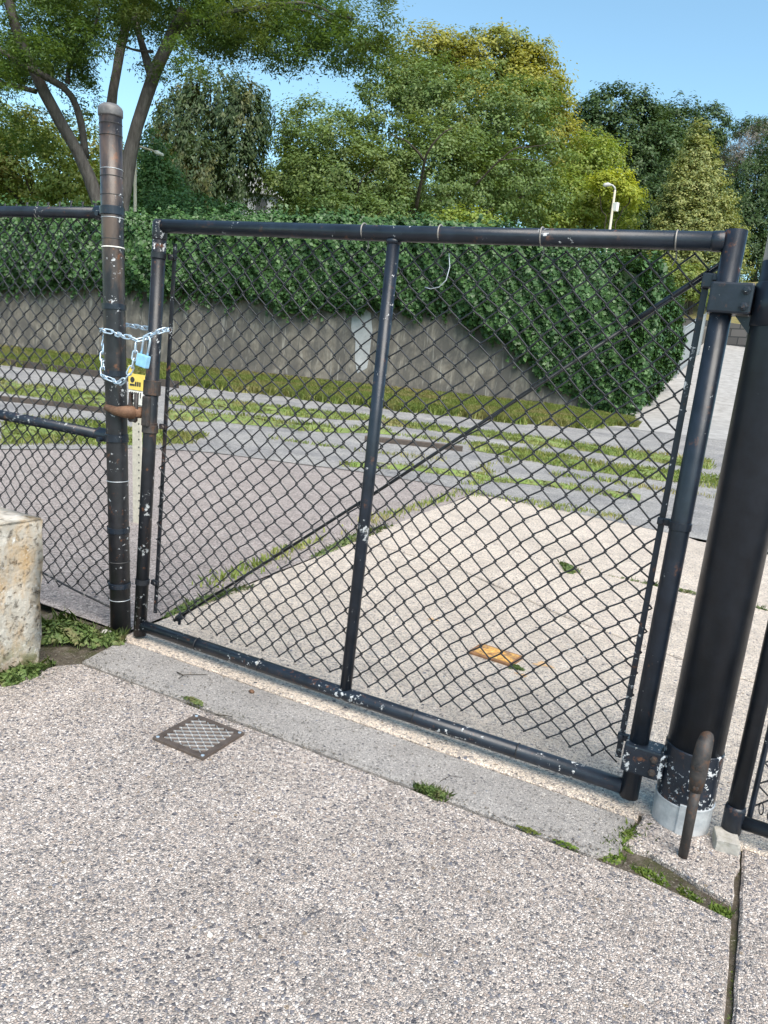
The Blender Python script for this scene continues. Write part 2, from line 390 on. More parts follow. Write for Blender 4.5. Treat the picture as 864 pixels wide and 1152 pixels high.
# ------------------------------------------------------------------ ground and paving
def sheet(name, x0, x1, y0, y1, nx, ny, off, m, kind='structure', fn=None, shear=None):
    xs = np.linspace(x0, x1, nx) if not callable(nx) else nx
    ys = np.linspace(y0, y1, ny)
    Xg, Yg = np.meshgrid(xs, ys)
    Zg = zt(Xg, Yg) + off
    me = bpy.data.meshes.new(name)
    V = np.stack([Xg, Yg, Zg], -1).reshape(-1, 3)
    Fc = [(j * nx + i, j * nx + i + 1, (j + 1) * nx + i + 1, (j + 1) * nx + i) for j in range(ny - 1) for i in range(nx - 1)]
    me.from_pydata(V.tolist(), [], Fc); me.update()
    o = link(name, me, m, None, True); tag(o, kind=kind); return o
def wobble(P, amp, seed, freq):
    r = np.random.default_rng(seed); s = np.cumsum(np.r_[0, np.linalg.norm(np.diff(P, axis=0), axis=1)])
    o = np.zeros(len(P))
    for k in range(5):
        o += np.sin(s * freq * (1.0 + 1.7 * k) + r.uniform(0, 6.3)) / (1 + .6 * k)
    return o * amp
def dense(P, step):
    P = [np.array(p, float) for p in P]; out = []
    for a, b in zip(P, P[1:]):
        k = max(1, int(np.linalg.norm(b - a) / step))
        out += [a + (b - a) * t / k for t in range(k)]
    out.append(P[-1]); return np.array(out)
def slab(name, poly, top, thick, m, jit=.003, seed=1, step=.03):
    P = dense([*poly, poly[0]], step)[:-1]
    d = np.roll(P, -1, 0) - np.roll(P, 1, 0); nn = np.stack([d[:, 1], -d[:, 0]], 1); nn /= np.linalg.norm(nn, axis=1)[:, None] + 1e-9
    P = P + nn * (wobble(P, jit * .5, seed, 9.0) + np.random.default_rng(seed).normal(0, jit * .35, len(P)))[:, None]
    bm = bmesh.new()
    z = [float(zt(p[0], p[1])) + top for p in P]
    a = [bm.verts.new((p[0] - q[0] * .006, p[1] - q[1] * .006, h)) for p, q, h in zip(P, nn, z)]
    b = [bm.verts.new((p[0], p[1], h - .006)) for p, h in zip(P, z)]
    c = [bm.verts.new((p[0], p[1], h - thick)) for p, h in zip(P, z)]
    bm.faces.new(a); n = len(P)
    for i in range(n):
        j = (i + 1) % n
        bm.faces.new((a[i], b[i], b[j], a[j])); bm.faces.new((b[i], c[i], c[j], b[j]))
    bmesh.ops.recalc_face_normals(bm, faces=bm.faces[:])
    bmesh.ops.triangulate(bm, faces=[f for f in bm.faces if len(f.verts) > 4])
    o = obj(name, bm, m); tag(o, kind='structure'); return o
# one ground sheet to the horizon (finer near the yard)
def ground():
    xs = np.r_[np.linspace(-400, -60, 18)[:-1], np.linspace(-60, 60, 61), np.linspace(60, 400, 18)[1:]]
    ys = np.r_[np.linspace(-400, -50, 18)[:-1], np.linspace(-50, 80, 66), np.linspace(80, 600, 20)[1:]]
    Xg, Yg = np.meshgrid(xs, ys)
    Zg = zt(Xg, np.minimum(Yg, 62)) - .05
    nx, ny = len(xs), len(ys)
    me = bpy.data.meshes.new('ground')
    me.from_pydata(np.stack([Xg, Yg, Zg], -1).reshape(-1, 3).tolist(), [], [(j * nx + i, j * nx + i + 1, (j + 1) * nx + i + 1, (j + 1) * nx + i) for j in range(ny - 1) for i in range(nx - 1)])
    o = link('ground', me, M['soil'], None, True); tag(o, kind='structure')
ground()
YG = 2.19
GX0, GXM, GX1 = -2.100, -1.133, -.154
# foreground slab of exposed aggregate, notch for the drain
slab('pavement', [(-9, -4), (.148, -4), (.148, 1.836), (.06, 1.853), (-.06, 1.872), (-.185, 1.870), (-2.07, 1.870), (-2.12, 1.80), (-2.16, 1.58), (-2.5, 1.02), (-9, .9)], 0, .12, M['aggregate'], .0016, 3)
slab('pavement', [(.164, -4), (7, -4), (7, 2.17), (.164, 2.17)], 0, .12, M['aggregate'], .0016, 4)
# smooth strip under the gate
slab('threshold_strip', [(-2.085, 1.884), (-.195, 1.884), (-.13, 1.93), (-.12, 2.125), (-2.13, 2.125)], .001, .12, M['strip_concrete'], .003, 5)
slab('post_pad', [(-.125, 1.985), (.0, 1.962), (.07, 1.925), (.148, 1.905), (.155, 2.17), (-.11, 2.17)], .004, .12, M['aggregate'], .006, 6)
slab('joint_soil', [(-2.6, 1.3), (-2.0, 1.3), (-2.0, 1.84), (.10, 1.84), (.10, -4), (.21, -4), (.21, 2.3), (-2.6, 2.2)], -.014, .05, M['joint'], .0, 31, .2)
# apron inside the gate: several pours with cracks between them
ap = 0.0
c1 = [(-2.33, 4.45), (-1.55, 4.33), (-.72, 3.86), (.0, 3.62), (.9, 3.55), (3.0, 3.5)]
c2 = [(-2.44, 5.75), (-1.75, 5.30), (-1.2, 5.02), (-.55, 5.00), (.6, 4.9), (3.0, 4.95)]
def off(c, d): return [(x, y + d) for x, y in c]
slab('apron', [(-2.165, 2.137), (-.115, 2.137), (-.115, 2.18), (3.0, 2.18)] + off(c1[::-1], -.009), ap, .12, M['aggregate_pale'], .003, 11)
slab('apron', off(c1, .009) + off(c2[::-1], -.010), ap + .002, .12, M['aggregate_pale'], .004, 12)
slab('apron', off(c2, .010) + [(3.0, 6.9), (-.32, 6.95), (-.7, 7.33), (-2.50, 7.22)], ap, .12, M['aggregate_pale'], .004, 13)
# yard of worn asphalt left of the apron, and the road with the old tracks
def strip_sheet(name, A, B, n, k, offz, m, mound=0.0, seed_=3.1):
    """sheet between two polylines A and B of ground points, following the terrain"""
    A = np.array(A)[:, :2]; B = np.array(B)[:, :2]
    def res(P):
        s = np.r_[0, np.cumsum(np.linalg.norm(np.diff(P, axis=0), axis=1))]; q = np.linspace(0, s[-1], n)
        return np.stack([np.interp(q, s, P[:, 0]), np.interp(q, s, P[:, 1])], 1)
    A, B = res(A), res(B); V = []
    for j in range(k):
        P = A + (B - A) * j / (k - 1)
        V.append(np.c_[P, zt(P[:, 0], P[:, 1]) + offz + mound * math.sin(PI * j / (k - 1)) * (1 + .5 * np.sin(P[:, 0] * 5.7 + seed_ * P[:, 1]))])
    V = np.concatenate(V)
    me = bpy.data.meshes.new(name)
    me.from_pydata(V.tolist(), [], [(j * n + i, j * n + i + 1, (j + 1) * n + i + 1, (j + 1) * n + i) for j in range(k - 1) for i in range(n - 1)])
    o = link(name, me, m, None, True); tag(o, kind='structure'); return o
def edgeline(px, off=0, amp=.04, seed=0, fr=2.0, step=.15):
    P = np.array([gp(*p) for p in px]); P = dense(P[:, :2], step)
    d = np.gradient(P, axis=0); nn = np.stack([-d[:, 1], d[:, 0]], 1); nn /= np.linalg.norm(nn, axis=1)[:, None]
    return P + nn * (off + wobble(P, amp, seed, fr))[:, None]
LE = np.array([(-2.19, 2.16), (-2.25, 3.2), (-2.36, 4.5), (-2.46, 5.8), (-2.53, 7.26)])
strip_sheet('yard', [(-24, 2.30), (-24, 14)], [(-2.19, 2.2), (-2.53, 7.26)], 60, 40, -.004, M['asphalt_yard'])
yA = gp(0, 506); yB = gp(530, 556)
strip_sheet('yard', [(-24, 7.26), (4, 7.26)], [(-24, 12.5), (4, 12.5)], 60, 16, -.0045, M['asphalt_yard'])
r0 = [(-60, 10.0), gp(0, 508)[:2], gp(190, 503)[:2], gp(430, 534)[:2], (-2.6, 7.35), (-.3, 7.02), (14, 7.0)]
r1 = [(-70, 44), (-30, 44), (0, 44), (16, 44)]
strip_sheet('road', r0, r1, 90, 60, .004, M['asphalt_road'])
strip_sheet('driveway', [gp(672, 479)[:2], gp(745, 487)[:2], (12, gp(800, 492)[1])], [(-12, 70), (0, 70), (20, 70)], 30, 60, .010, M['driveway'])

# ------------------------------------------------------------------ foliage and grass generators
def rand_dirs(n, r=rng):
    v = r.normal(size=(n, 3)); return v / np.linalg.norm(v, axis=1)[:, None]
def leaves(C, Nrm, size, aspect=.6, r=rng, droop=0.0, axis=None, fold=.18, jit=.35):
    """one folded rhombic leaf per centre C with normal near Nrm -> (n,4,3)"""
    n = len(C)
    sz = np.asarray(size) * r.uniform(.55, 1.4, n)[:, None]
    nr = Nrm + rand_dirs(n, r) * jit; nr /= np.linalg.norm(nr, axis=1)[:, None] + 1e-9
    a = rand_dirs(n, r) if axis is None else axis + rand_dirs(n, r) * .35
    a[:, 2] -= droop
    a = a - nr * (a * nr).sum(1)[:, None]; a /= np.linalg.norm(a, axis=1)[:, None] + 1e-9
    b = np.cross(nr, a)
    f = nr * sz * fold
    V = np.stack([C - a * sz * .5, C + b * sz * aspect * .5 + f * .6 - a * sz * .06, C + a * sz * .55, C - b * sz * aspect * .5 + f * .6 - a * sz * .06], 1)
    return V
def blades(Pb, h, w, r=rng, lean=.5):
    n = len(Pb); hh = h * r.uniform(.35, 1.25, n)[:, None]; ang = r.uniform(0, 2 * PI, n)
    d = np.stack([np.cos(ang), np.sin(ang), 0 * ang], 1); s = np.stack([-np.sin(ang), np.cos(ang), 0 * ang], 1)
    ln = r.uniform(.1, 1, n)[:, None] * lean
    up = np.array([0, 0, 1.])
    ww = w * r.uniform(.6, 1.4, n)[:, None]
    m_ = Pb + up * hh * .6 + d * hh * ln * .3; t = Pb + up * hh + d * hh * ln
    return np.stack([Pb - s * ww * .5, Pb + s * ww * .5, m_ + s * ww * .4, t, m_ - s * ww * .4], 1)
def limb(bm, pts, r0, r1, n=8, wob=.0, seed=0):
    pts = dense([np.array(p, float) for p in pts], max(.05, r0 * 2.5))
    r = np.random.default_rng(seed)
    # smooth the polyline
    for _ in range(6):
        pts[1:-1] = (pts[:-2] + 2 * pts[1:-1] + pts[2:]) / 4
    k = len(pts)
    pts = pts + np.stack([wobble(pts, wob, seed + i, .9) for i in range(3)], 1) * np.linspace(0, 1, k)[:, None]
    rr = [r0 + (r1 - r0) * (i / (k - 1)) ** .8 for i in range(k)]
    rr = [v * (1 + .06 * math.sin(i * 1.7 + seed)) for i, v in enumerate(rr)]
    tube(bm, pts, rr, n)

# ------------------------------------------------------------------ retaining wall
W0, W1 = gp(0, 393), gp(688, 466)
WD = (W1 - W0); WD[2] = 0; WL = np.linalg.norm(WD); WD /= WL
WN = np.array([WD[1], -WD[0], 0.])                               # towards the camera
W0x = W0 - WD * 14                                               # runs on past the left edge of the view
def wz(px, py, o=0.0): return onplane(px, py, W0 + WN * o, WN)
def wu(p): return float(np.dot(p - W0, WD))
def onw(u, w=0.0, z=None):
    p = W0 + WD * u + WN * w
    return np.array([p[0], p[1], float(zt(p[0], p[1])) if z is None else z])
RW1 = gp(768, 408)                                               # the return along the driveway
wall_top = [(-14, wz(0, 303)[2] + .1), (0, wz(0, 303)[2]), (wu(wz(440, 325)), wz(440, 325)[2]), (WL, wz(440, 325)[2] - .1)]
def wtop(u): return float(np.interp(u, [a for a, b in wall_top], [b for a, b in wall_top]))
def build_wall():
    t = thing('retaining_wall', 'long stained grey concrete retaining wall under the ivy hedge', 'wall', onw(WL * .5))
    bm = bmesh.new()
    us = np.linspace(-14, WL, 30)
    rows = []
    for u in us:
        rows.append([bm.verts.new(onw(u, 0, float(zt(*onw(u)[:2])) - .3)), bm.verts.new(onw(u, 0, wtop(u))), bm.verts.new(onw(u, -.4, wtop(u))), bm.verts.new(onw(u, -.4, float(zt(*onw(u)[:2])) - .3))])
    for a, b in zip(rows, rows[1:]):
        for k in range(3): bm.faces.new((a[k], b[k], b[k + 1], a[k + 1]))
    bm.faces.new(rows[-1]); bm.faces.new(rows[0][::-1])
    bmesh.ops.recalc_face_normals(bm, faces=bm.faces[:])
    obj('wall_face', bm, M['wall'], t)
    bm = bmesh.new(); rows = []
    for u in np.linspace(-14, WL - 4.0, 40):
        g = float(zt(*onw(u)[:2]))
        rows.append([bm.verts.new(onw(u, .14, g - .2)), bm.verts.new(onw(u, .14, g + .13)), bm.verts.new(onw(u, .12, g + .16)), bm.verts.new(onw(u, -.05, g + .17))])
    for a, b in zip(rows, rows[1:]):
        for k in range(3): bm.faces.new((a[k], b[k], b[k + 1], a[k + 1]))
    bmesh.ops.recalc_face_normals(bm, faces=bm.faces[:])
    obj('plinth', bm, M['plinth'], t)
    # pale bluish patch on the wall face
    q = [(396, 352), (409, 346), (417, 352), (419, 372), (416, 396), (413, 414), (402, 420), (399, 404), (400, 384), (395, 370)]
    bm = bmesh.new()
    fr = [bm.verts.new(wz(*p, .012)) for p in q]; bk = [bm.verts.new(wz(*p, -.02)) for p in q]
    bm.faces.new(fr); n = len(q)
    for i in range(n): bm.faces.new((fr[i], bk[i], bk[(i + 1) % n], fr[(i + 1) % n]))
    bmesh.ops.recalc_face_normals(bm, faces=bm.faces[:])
    obj('pale_patch', bm, M['patch'], t)
    # return along the driveway
    bm = bmesh.new(); P0 = onw(WL - .02, -.02); d = RW1 - P0; d[2] = 0; Lr = np.linalg.norm(d); d /= Lr; nn = np.array([d[1], -d[0], 0])
    rows = []
    for s in np.linspace(0, Lr + 10, 14):
        p = P0 + d * s; g = float(zt(p[0], p[1])); tp = max(wtop(WL), g + .9)
        rows.append([bm.verts.new((*(p + nn * .02)[:2], g - .3)), bm.verts.new((*(p + nn * .02)[:2], tp)), bm.verts.new((*(p - nn * .3)[:2], tp)), bm.verts.new((*(p - nn * .3)[:2], g - .3))])
    for a, b in zip(rows, rows[1:]):
        for k in range(3): bm.faces.new((a[k], b[k], b[k + 1], a[k + 1]))
    bm.faces.new(rows[-1]); bmesh.ops.recalc_face_normals(bm, faces=bm.faces[:])
    obj('wall_return', bm, M['wall'], t)
    return P0, d, Lr, nn
RP0, RD, RL, RN = build_wall()
# raised bank behind the wall
def bank():
    bm = bmesh.new()
    us = np.linspace(-60, WL - .1, 40); ws = np.r_[np.linspace(.2, 20, 10), np.linspace(26, 160, 12)]
    V = [[None] * len(ws) for _ in us]
    for i, u in enumerate(us):
        for j, w in enumerate(ws):
            # towards the right end the bank follows the driveway wall
            p = W0 + WD * u - WN * w
            k = max(0.0, min(1.0, (u - (WL - 12)) / 12))
            q = RP0 - RN * .15 + RD * w * 1.05
            p = p * (1 - k) + q * k
            z = wtop(min(max(u, -14), WL)) - .12 + .05 * min(w, 50)
            V[i][j] = bm.verts.new((p[0], p[1], z))
    for i in range(len(us) - 1):
        for j in range(len(ws) - 1): bm.faces.new((V[i][j], V[i + 1][j], V[i + 1][j + 1], V[i][j + 1]))
    bmesh.ops.recalc_face_normals(bm, faces=bm.faces[:])
    tag(obj('bank', bm, M['turf'], None, True), kind='structure')
bank()
def bankz(p):
    w = max(.2, -float(np.dot(p - W0, WN)))
    return wtop(min(max(wu(p), -14), WL)) - .12 + .05 * min(w, 50)

# ------------------------------------------------------------------ ivy hedge
def hedge():
    t = thing('ivy_hedge', 'thick dark green ivy hedge draped over the concrete retaining wall', 'hedge', onw(WL * .5, 0, wtop(WL * .5)))
    bot = [(-150, 322), (0, 326), (100, 322), (190, 331), (270, 338), (345, 352), (400, 346), (440, 350), (500, 352), (545, 372), (580, 398), (610, 424), (650, 450), (688, 467)]
    top = [(-150, 236), (0, 240), (100, 240), (190, 250), (330, 248), (430, 252), (530, 258), (610, 268), (660, 282), (690, 298)]
    ub = [wu(wz(*p, .4)) for p in bot]; zb = [wz(*p, .4)[2] for p in bot]
    ut = [wu(wz(*p, -.6)) for p in top]; zz = [wz(*p, -.6)[2] for p in top]
    fb = lambda u: np.interp(u, ub, zb); ft = lambda u: np.interp(u, ut, zz)
    r = np.random.default_rng(21)
    def lump(u, z): return .14 * np.sin(u * 1.9 + z * 1.1) + .10 * np.sin(u * 4.3 - z * 2.7 + 1) + .08 * np.sin(u * 9.1 + z * 6.0) + .05 * np.sin(u * 17 + z * 13)
    U0, U1 = -13.0, WL + .75
    n = 105000
    u = r.uniform(U0, U1, n); v = r.uniform(0, 1, n) ** .9
    b = fb(u) + .10 * np.sin(u * 3.1) + .08 * np.sin(u * 7.7 + 1) + .05 * np.sin(u * 15) + r.normal(0, .06, n)
    z = b + (ft(u) - b) * v
    w = .42 + .22 * np.sin(np.clip(v, 0, 1) * PI) + lump(u, z) - .55 * np.clip(v - .72, 0, 1) ** 2 / .08 * .5
    w *= np.clip((z - b) / .5 + .35, 0, 1)
    w += r.normal(0, .06, n)
    C = W0 + WD * u[:, None] + WN * w[:, None]; C[:, 2] = z
    nv = np.clip(v - .6, 0, 1)[:, None] * 1.8
    Nr = WN * 1.0 + np.array([0, 0, 1.]) * (.35 + nv)
    parts = [leaves(C, Nr, .115 * (1 + .3 * np.sin(u * 1.1) * np.sin(z * 2.3 + u * .7))[:, None], .85, r, droop=.9, jit=.75)]
    # top of the hedge, going back
    n2 = 36000
    u = r.uniform(U0, U1, n2); wb = r.uniform(-3.2, .25, n2)
    z = ft(u) + lump(u * 1.3, wb) * .9 + .03 * wb + r.normal(0, .06, n2) + (r.uniform(0, 1, n2) > .97) * r.uniform(.1, .35, n2)
    C = W0 + WD * u[:, None] + WN * wb[:, None]; C[:, 2] = z
    parts.append(leaves(C, np.array([[0, 0, 1.]]) + WN * .3, .115, .8, r, droop=.2, jit=.6))
    # round the corner and along the driveway
    n3 = 46000; LR = RL * .52
    s = r.uniform(-.9, LR, n3); v = r.uniform(0, 1, n3)
    base = RP0 + RD * s[:, None]; g = zt(base[:, 0], base[:, 1]) + .05
    tz = np.interp(s, [0, LR * .5, LR], [float(ft(WL)) , float(ft(WL)) - .05, float(ft(WL)) - .45])
    g = g + np.clip(s - LR * .5, 0, 9) * .10
    z = g + (tz - g) * v
    bulge = .12 + .40 * np.sin(v * PI) ** .7 + lump(s + 5, z) * 1.1
    C = base + RN * (bulge + r.normal(0, .06, n3))[:, None]; C[:, 2] = z
    parts.append(leaves(C, RN + np.array([0, 0, .4]) + 1.6 * np.array([0, 0, 1]) * np.clip(v - .7, 0, 1)[:, None], .115, .85, r, droop=.9, jit=.75))
    n4 = 15000
    s = r.uniform(-.6, LR, n4); wb = r.uniform(-3.0, .6, n4)
    C = RP0 + RD * s[:, None] + RN * wb[:, None]
    C[:, 2] = np.interp(s, [0, LR * .5, LR], [float(ft(WL)), float(ft(WL)) - .05, float(ft(WL)) - .45]) + lump(s, wb) + r.normal(0, .07, n4)
    parts.append(leaves(C, np.array([[0, 0, 1.]]), .115, .8, r, jit=.6))
    for q in range(150):                                        # shoots trailing over the wall, others standing up
        u0 = r.uniform(-6, WL - .3); k = int(r.integers(8, 26)); hang = q < 95
        ln = r.uniform(.12, .6) if hang else r.uniform(.15, .55)
        tt = np.linspace(0, 1, k)
        C = np.zeros((k, 3)); w0 = .16 if hang else r.uniform(-1.2, .2)
        P0 = W0 + WD * u0 + WN * w0
        z0 = float(fb(u0)) + .12 if hang else float(ft(u0)) - .05
        C[:] = P0 + WD * (r.normal(0, .10) * tt)[:, None] + WN * (r.normal(0, .05) * tt)[:, None] + rand_dirs(k, r) * .04
        C[:, 2] = z0 + (-ln if hang else ln) * tt
        parts.append(leaves(C, WN + np.array([0, 0, .3]) + rand_dirs(k, r) * .4, .10 if hang else .12, .8, r, droop=.8 if hang else -.2, jit=.6))
    np_mesh('foliage', np.concatenate(parts), L['ivy'], t)
    # woody mass inside that carries the leaves
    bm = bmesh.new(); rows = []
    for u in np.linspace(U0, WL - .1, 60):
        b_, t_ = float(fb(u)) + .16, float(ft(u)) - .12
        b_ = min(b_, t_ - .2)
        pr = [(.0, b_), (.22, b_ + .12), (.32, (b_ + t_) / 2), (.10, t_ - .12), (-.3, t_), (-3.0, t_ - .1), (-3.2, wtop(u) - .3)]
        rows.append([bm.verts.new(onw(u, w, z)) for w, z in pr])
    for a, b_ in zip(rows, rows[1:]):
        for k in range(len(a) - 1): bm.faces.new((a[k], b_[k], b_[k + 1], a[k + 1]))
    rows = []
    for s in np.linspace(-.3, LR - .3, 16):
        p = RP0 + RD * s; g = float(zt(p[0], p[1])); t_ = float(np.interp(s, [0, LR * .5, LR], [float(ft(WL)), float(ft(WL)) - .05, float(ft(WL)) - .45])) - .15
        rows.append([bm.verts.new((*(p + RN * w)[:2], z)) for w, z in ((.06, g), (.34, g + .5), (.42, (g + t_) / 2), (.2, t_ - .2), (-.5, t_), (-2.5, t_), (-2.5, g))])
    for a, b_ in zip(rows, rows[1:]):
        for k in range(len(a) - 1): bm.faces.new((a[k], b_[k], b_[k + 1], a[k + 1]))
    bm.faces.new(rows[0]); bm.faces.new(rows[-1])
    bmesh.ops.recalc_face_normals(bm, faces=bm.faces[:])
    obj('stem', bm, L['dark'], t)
hedge()

# ------------------------------------------------------------------ trees
def lobe_crown(lobes, D, leaf, mul=1.0, aspect=.6, style='round', depth=.8, seed=0, clump=.75, per=34, zmin=None, shell=.55):
    """lobes: (px, py, rx, ry [, dD]) ellipsoids seen at depth D; every leaf is a face of its own"""
    r = np.random.default_rng(seed); out = []
    for lb in lobes:
        px, py, rx, ry = lb[:4]; dd = lb[4] if len(lb) > 4 else 0
        c = at(px, py, D + dd); m = (D + dd) / F; a, b = rx * m, ry * m; dp = depth * (a + b) / 2
        cf = R[:, 2].copy(); cf[2] = 0; cf /= np.linalg.norm(cf); cr = np.array([cf[1], -cf[0], 0])
        nc = max(6, int(mul * 5.2 * (a * b * 2 + a * dp + b * dp) / clump ** 2))
        d = rand_dirs(nc, r)
        lob = 1 + .13 * np.sin(d[:, 0] * 5 + seed) * np.cos(d[:, 2] * 6 + seed * 2) + r.normal(0, .07, nc)
        rad = (1 - r.uniform(0, 1, nc) ** 2 * (1 - shell)) * lob
        cl = c + cr * (d[:, 0] * a * rad)[:, None] + cf * (d[:, 1] * dp * rad)[:, None]
        cl[:, 2] += d[:, 2] * b * rad
        outw = cr * (d[:, 0] / a)[:, None] + cf * (d[:, 1] / dp)[:, None] + np.array([0, 0, 1.]) * (d[:, 2] / b)[:, None]
        outw /= np.linalg.norm(outw, axis=1)[:, None]
        k = per
        csz = clump * r.uniform(.5, 1.15, nc)
        C = np.repeat(cl, k, 0); Ow = np.repeat(outw, k, 0)
        g = r.normal(0, .42, (nc * k, 3)) * np.repeat(csz, k)[:, None]
        if style == 'weep':
            ln = np.repeat(r.uniform(.5, 1.6, nc), k) * clump * 1.7
            tt = r.uniform(0, 1, nc * k)
            g *= .42; g[:, 2] = -tt * ln
            g[:, :2] += Ow[:, :2] * (tt * .25)[:, None]
            C = C + g
            V = leaves(C, Ow + np.array([0, 0, .3]), leaf, aspect, r, droop=1.6, jit=.5)
        elif style == 'spray':
            g[:, 2] *= .45; g[:, 2] -= np.abs(np.linalg.norm(g[:, :2], axis=1)) * .55
            C = C + g
            V = leaves(C, Ow * .3 + np.array([0, 0, .8]), leaf, aspect, r, droop=.75, jit=.6)
        elif style == 'needle':
            g *= .8; C = C + g
            V = leaves(C, Ow + np.array([0, 0, .5]), leaf, aspect, r, axis=Ow * .9 + np.array([0, 0, .5]), jit=.7)
        else:
            g[:, 2] *= .62; C = C + g
            nrm = Ow * .7 + np.array([0, 0, .75]) + g / (np.linalg.norm(g, axis=1)[:, None] + 1e-6) * .5
            V = leaves(C, nrm, leaf, aspect, r, droop=.35, jit=.55)
        out.append(V)
    V = np.concatenate(out)
    return V
def tree(name, label, cat, base_px, D, lobes, mat, leaf=.17, bark='bark_dark', tr=.25, limbs=(), group=None, extra=None, **kw):
    p = at(base_px[0], base_px[1], D); bz = bankz(p); p[2] = bz
    t = thing(name, label, cat, p, group)
    bm = bmesh.new()
    tops = [at(l[0], l[1] + l[3] * .2, D + (l[4] if len(l) > 4 else 0)) for l in lobes]
    hub = np.mean(tops, 0); fork = p * .45 + hub * .55; fork[2] = min(fork[2], p[2] + (hub[2] - p[2]) * .6)
    limb(bm, [p - np.array([0, 0, .3]), p * .6 + fork * .4 + np.array([.1, 0, 0]), fork], tr, tr * .7, 10, .04, 3)
    for i, q in enumerate(tops): limb(bm, [fork - np.array([0, 0, .2]), fork * .5 + q * .5 + np.array([0, 0, .3]), q], tr * .55, .03, 7, .12, i)
    for i, (pts, a, b) in enumerate(limbs): limb(bm, [at(*q) for q in pts], a, b, 7, .05, i + 40)
    obj('trunk', bm, M[bark], t, True)
    V = lobe_crown(lobes, D, leaf, seed=abs(hash_(name + label)) % 997, **kw)
    if extra is not None: V = np.concatenate([V, extra])
    np_mesh('crown', V, L[mat], t)
    return t
def hash_(s):
    h = 7
    for ch in s: h = (h * 31 + ord(ch)) % 100003
    return h
GT = 'trees behind the ivy hedge'
# --- honey locust, its limbs drawn at their own depths
def locust():
    D = 29.0
    p = at(122, 236, D); p[2] = bankz(p)
    t = thing('honey_locust_tree', 'large spreading tree with leaning forked trunks and feathery hanging foliage behind the tall fence post', 'tree', p, GT)
    bm = bmesh.new()
    b0 = p - np.array([0, 0, .4])
    limb(bm, [b0, at(121, 224, D), at(93, 173, D - .5), at(40, 103, D - 2), at(12, 30, D - 3.5), at(0, -40, D - 4)], .34, .15, 10, .03, 1)
    limb(bm, [at(96, 178, D - .4), at(93, 150, D - .8), at(92, 118, D - 1.5), at(75, 92, D - 2), at(32, 80, D - 3), at(-5, 52, D - 4)], .16, .09, 8, .03, 2)
    limb(bm, [at(76, 94, D - 2), at(77, 63, D - 2.2), at(103, 40, D - 2.5), at(112, 10, D - 3)], .09, .04, 8, .02, 3)
    limb(bm, [b0 + np.array([.2, .1, 0]), at(123, 200, D + .4), at(125, 104, D + .6), at(131, 55, D + .8), at(146, 15, D + 1)], .27, .16, 10, .03, 4)
    limb(bm, [b0 + np.array([.4, .1, 0]), at(138, 205, D - .1), at(150, 140, D - .6), at(172, 78, D - 1.3), at(194, 46, D - 2), at(206, 12, D - 2.5)], .34, .2, 10, .03, 5)
    limb(bm, [at(170, 84, D - 1.2), at(158, 45, D - 1), at(150, 10, D - 1)], .17, .1, 8, .02, 6)
    limb(bm, [at(200, 32, D - 2.2), at(270, 12, D - 3.5), at(345, 0, D - 4.5), at(400, 22, D - 5)], .12, .03, 7, .05, 7)
    limb(bm, [at(172, 58, D - 1), at(150, 58, D - 1.5), at(128, 46, D - 2)], .06, .03, 6, .03, 8)
    limb(bm, [at(300, 6, D - 4), at(350, 14, D - 4), at(395, 42, D - 4.5)], .06, .02, 6, .04, 9)
    limb(bm, [at(40, 103, D - 2), at(10, 96, D - 3), at(-30, 84, D - 4)], .10, .05, 7, .03, 10)
    obj('trunk', bm, M['bark'], t, True)
    lb = [(20, 10, 90, 34, -3), (110, -5, 80, 34, -3), (200, 2, 80, 28, -2.5), (290, 12, 70, 26, -4), (355, 18, 60, 28, -4.5), (405, 40, 34, 30, -5), (30, 50, 40, 18, -4), (-14, 92, 40, 30, -4),
          (320, 44, 46, 16, -4.2), (392, 62, 22, 12, -4.6), (240, 35, 44, 18, -3), (60, 70, 40, 26, 3), (20, 60, 40, 24, 3.5), (95, 40, 45, 20, -3.2), (150, -40, 240, 40, -2), (60, -60, 200, 50, 2), (300, -45, 120, 36, -3), (60, 30, 60, 30, 2.5), (250, 22, 60, 22, 1), (0, 60, 50, 30, 3), (428, 22, 22, 34, -5), (180, 30, 50, 18, 1), (350, 26, 50, 20, -2)]
    _r = np.random.default_rng(19)
    lb += [(x + _r.uniform(-8, 8), (52 if x > 230 else 66) + _r.uniform(-16, 20), _r.uniform(9, 19), _r.uniform(8, 17), _r.uniform(-5, 1)) for x in np.arange(-20, 425, 15) if not 105 < x < 170]
    V = lobe_crown(lb, D, .13, .80, .35, 'spray', .8, 5, .62, 66, shell=.5)
    lb2 = [(45, 140, 38, 26, 3), (95, 110, 22, 26, 3), (20, 150, 40, 26, 2)]
    V = np.concatenate([V, lobe_crown(lb2, D, .13, .55, .4, 'spray', .6, 6, .6, 44)])
    np_mesh('crown', V, L['locust'], t)
locust()
tree('olive_tree', 'olive green bushy tree low behind the leaning locust trunks', 'tree', (50, 230), 40, [(100, 170, 30, 40, 1), (30, 190, 60, 48), (85, 205, 42, 36, -1), (-30, 180, 60, 50), (20, 150, 50, 30, 2)], 'olive', .2, group=GT, per=30)
tree('weeping_tree', 'tall dark weeping tree with hanging curtains of foliage', 'tree', (240, 235), 44,
     [(238, 100, 42, 32), (268, 128, 36, 42, -.5), (215, 140, 40, 44), (270, 180, 34, 44), (222, 190, 44, 40, -1), (290, 120, 16, 30), (190, 150, 26, 52, .5), (200, 200, 30, 40)], 'weep', .24, aspect=.42, style='weep', group=GT, per=40, clump=.8)
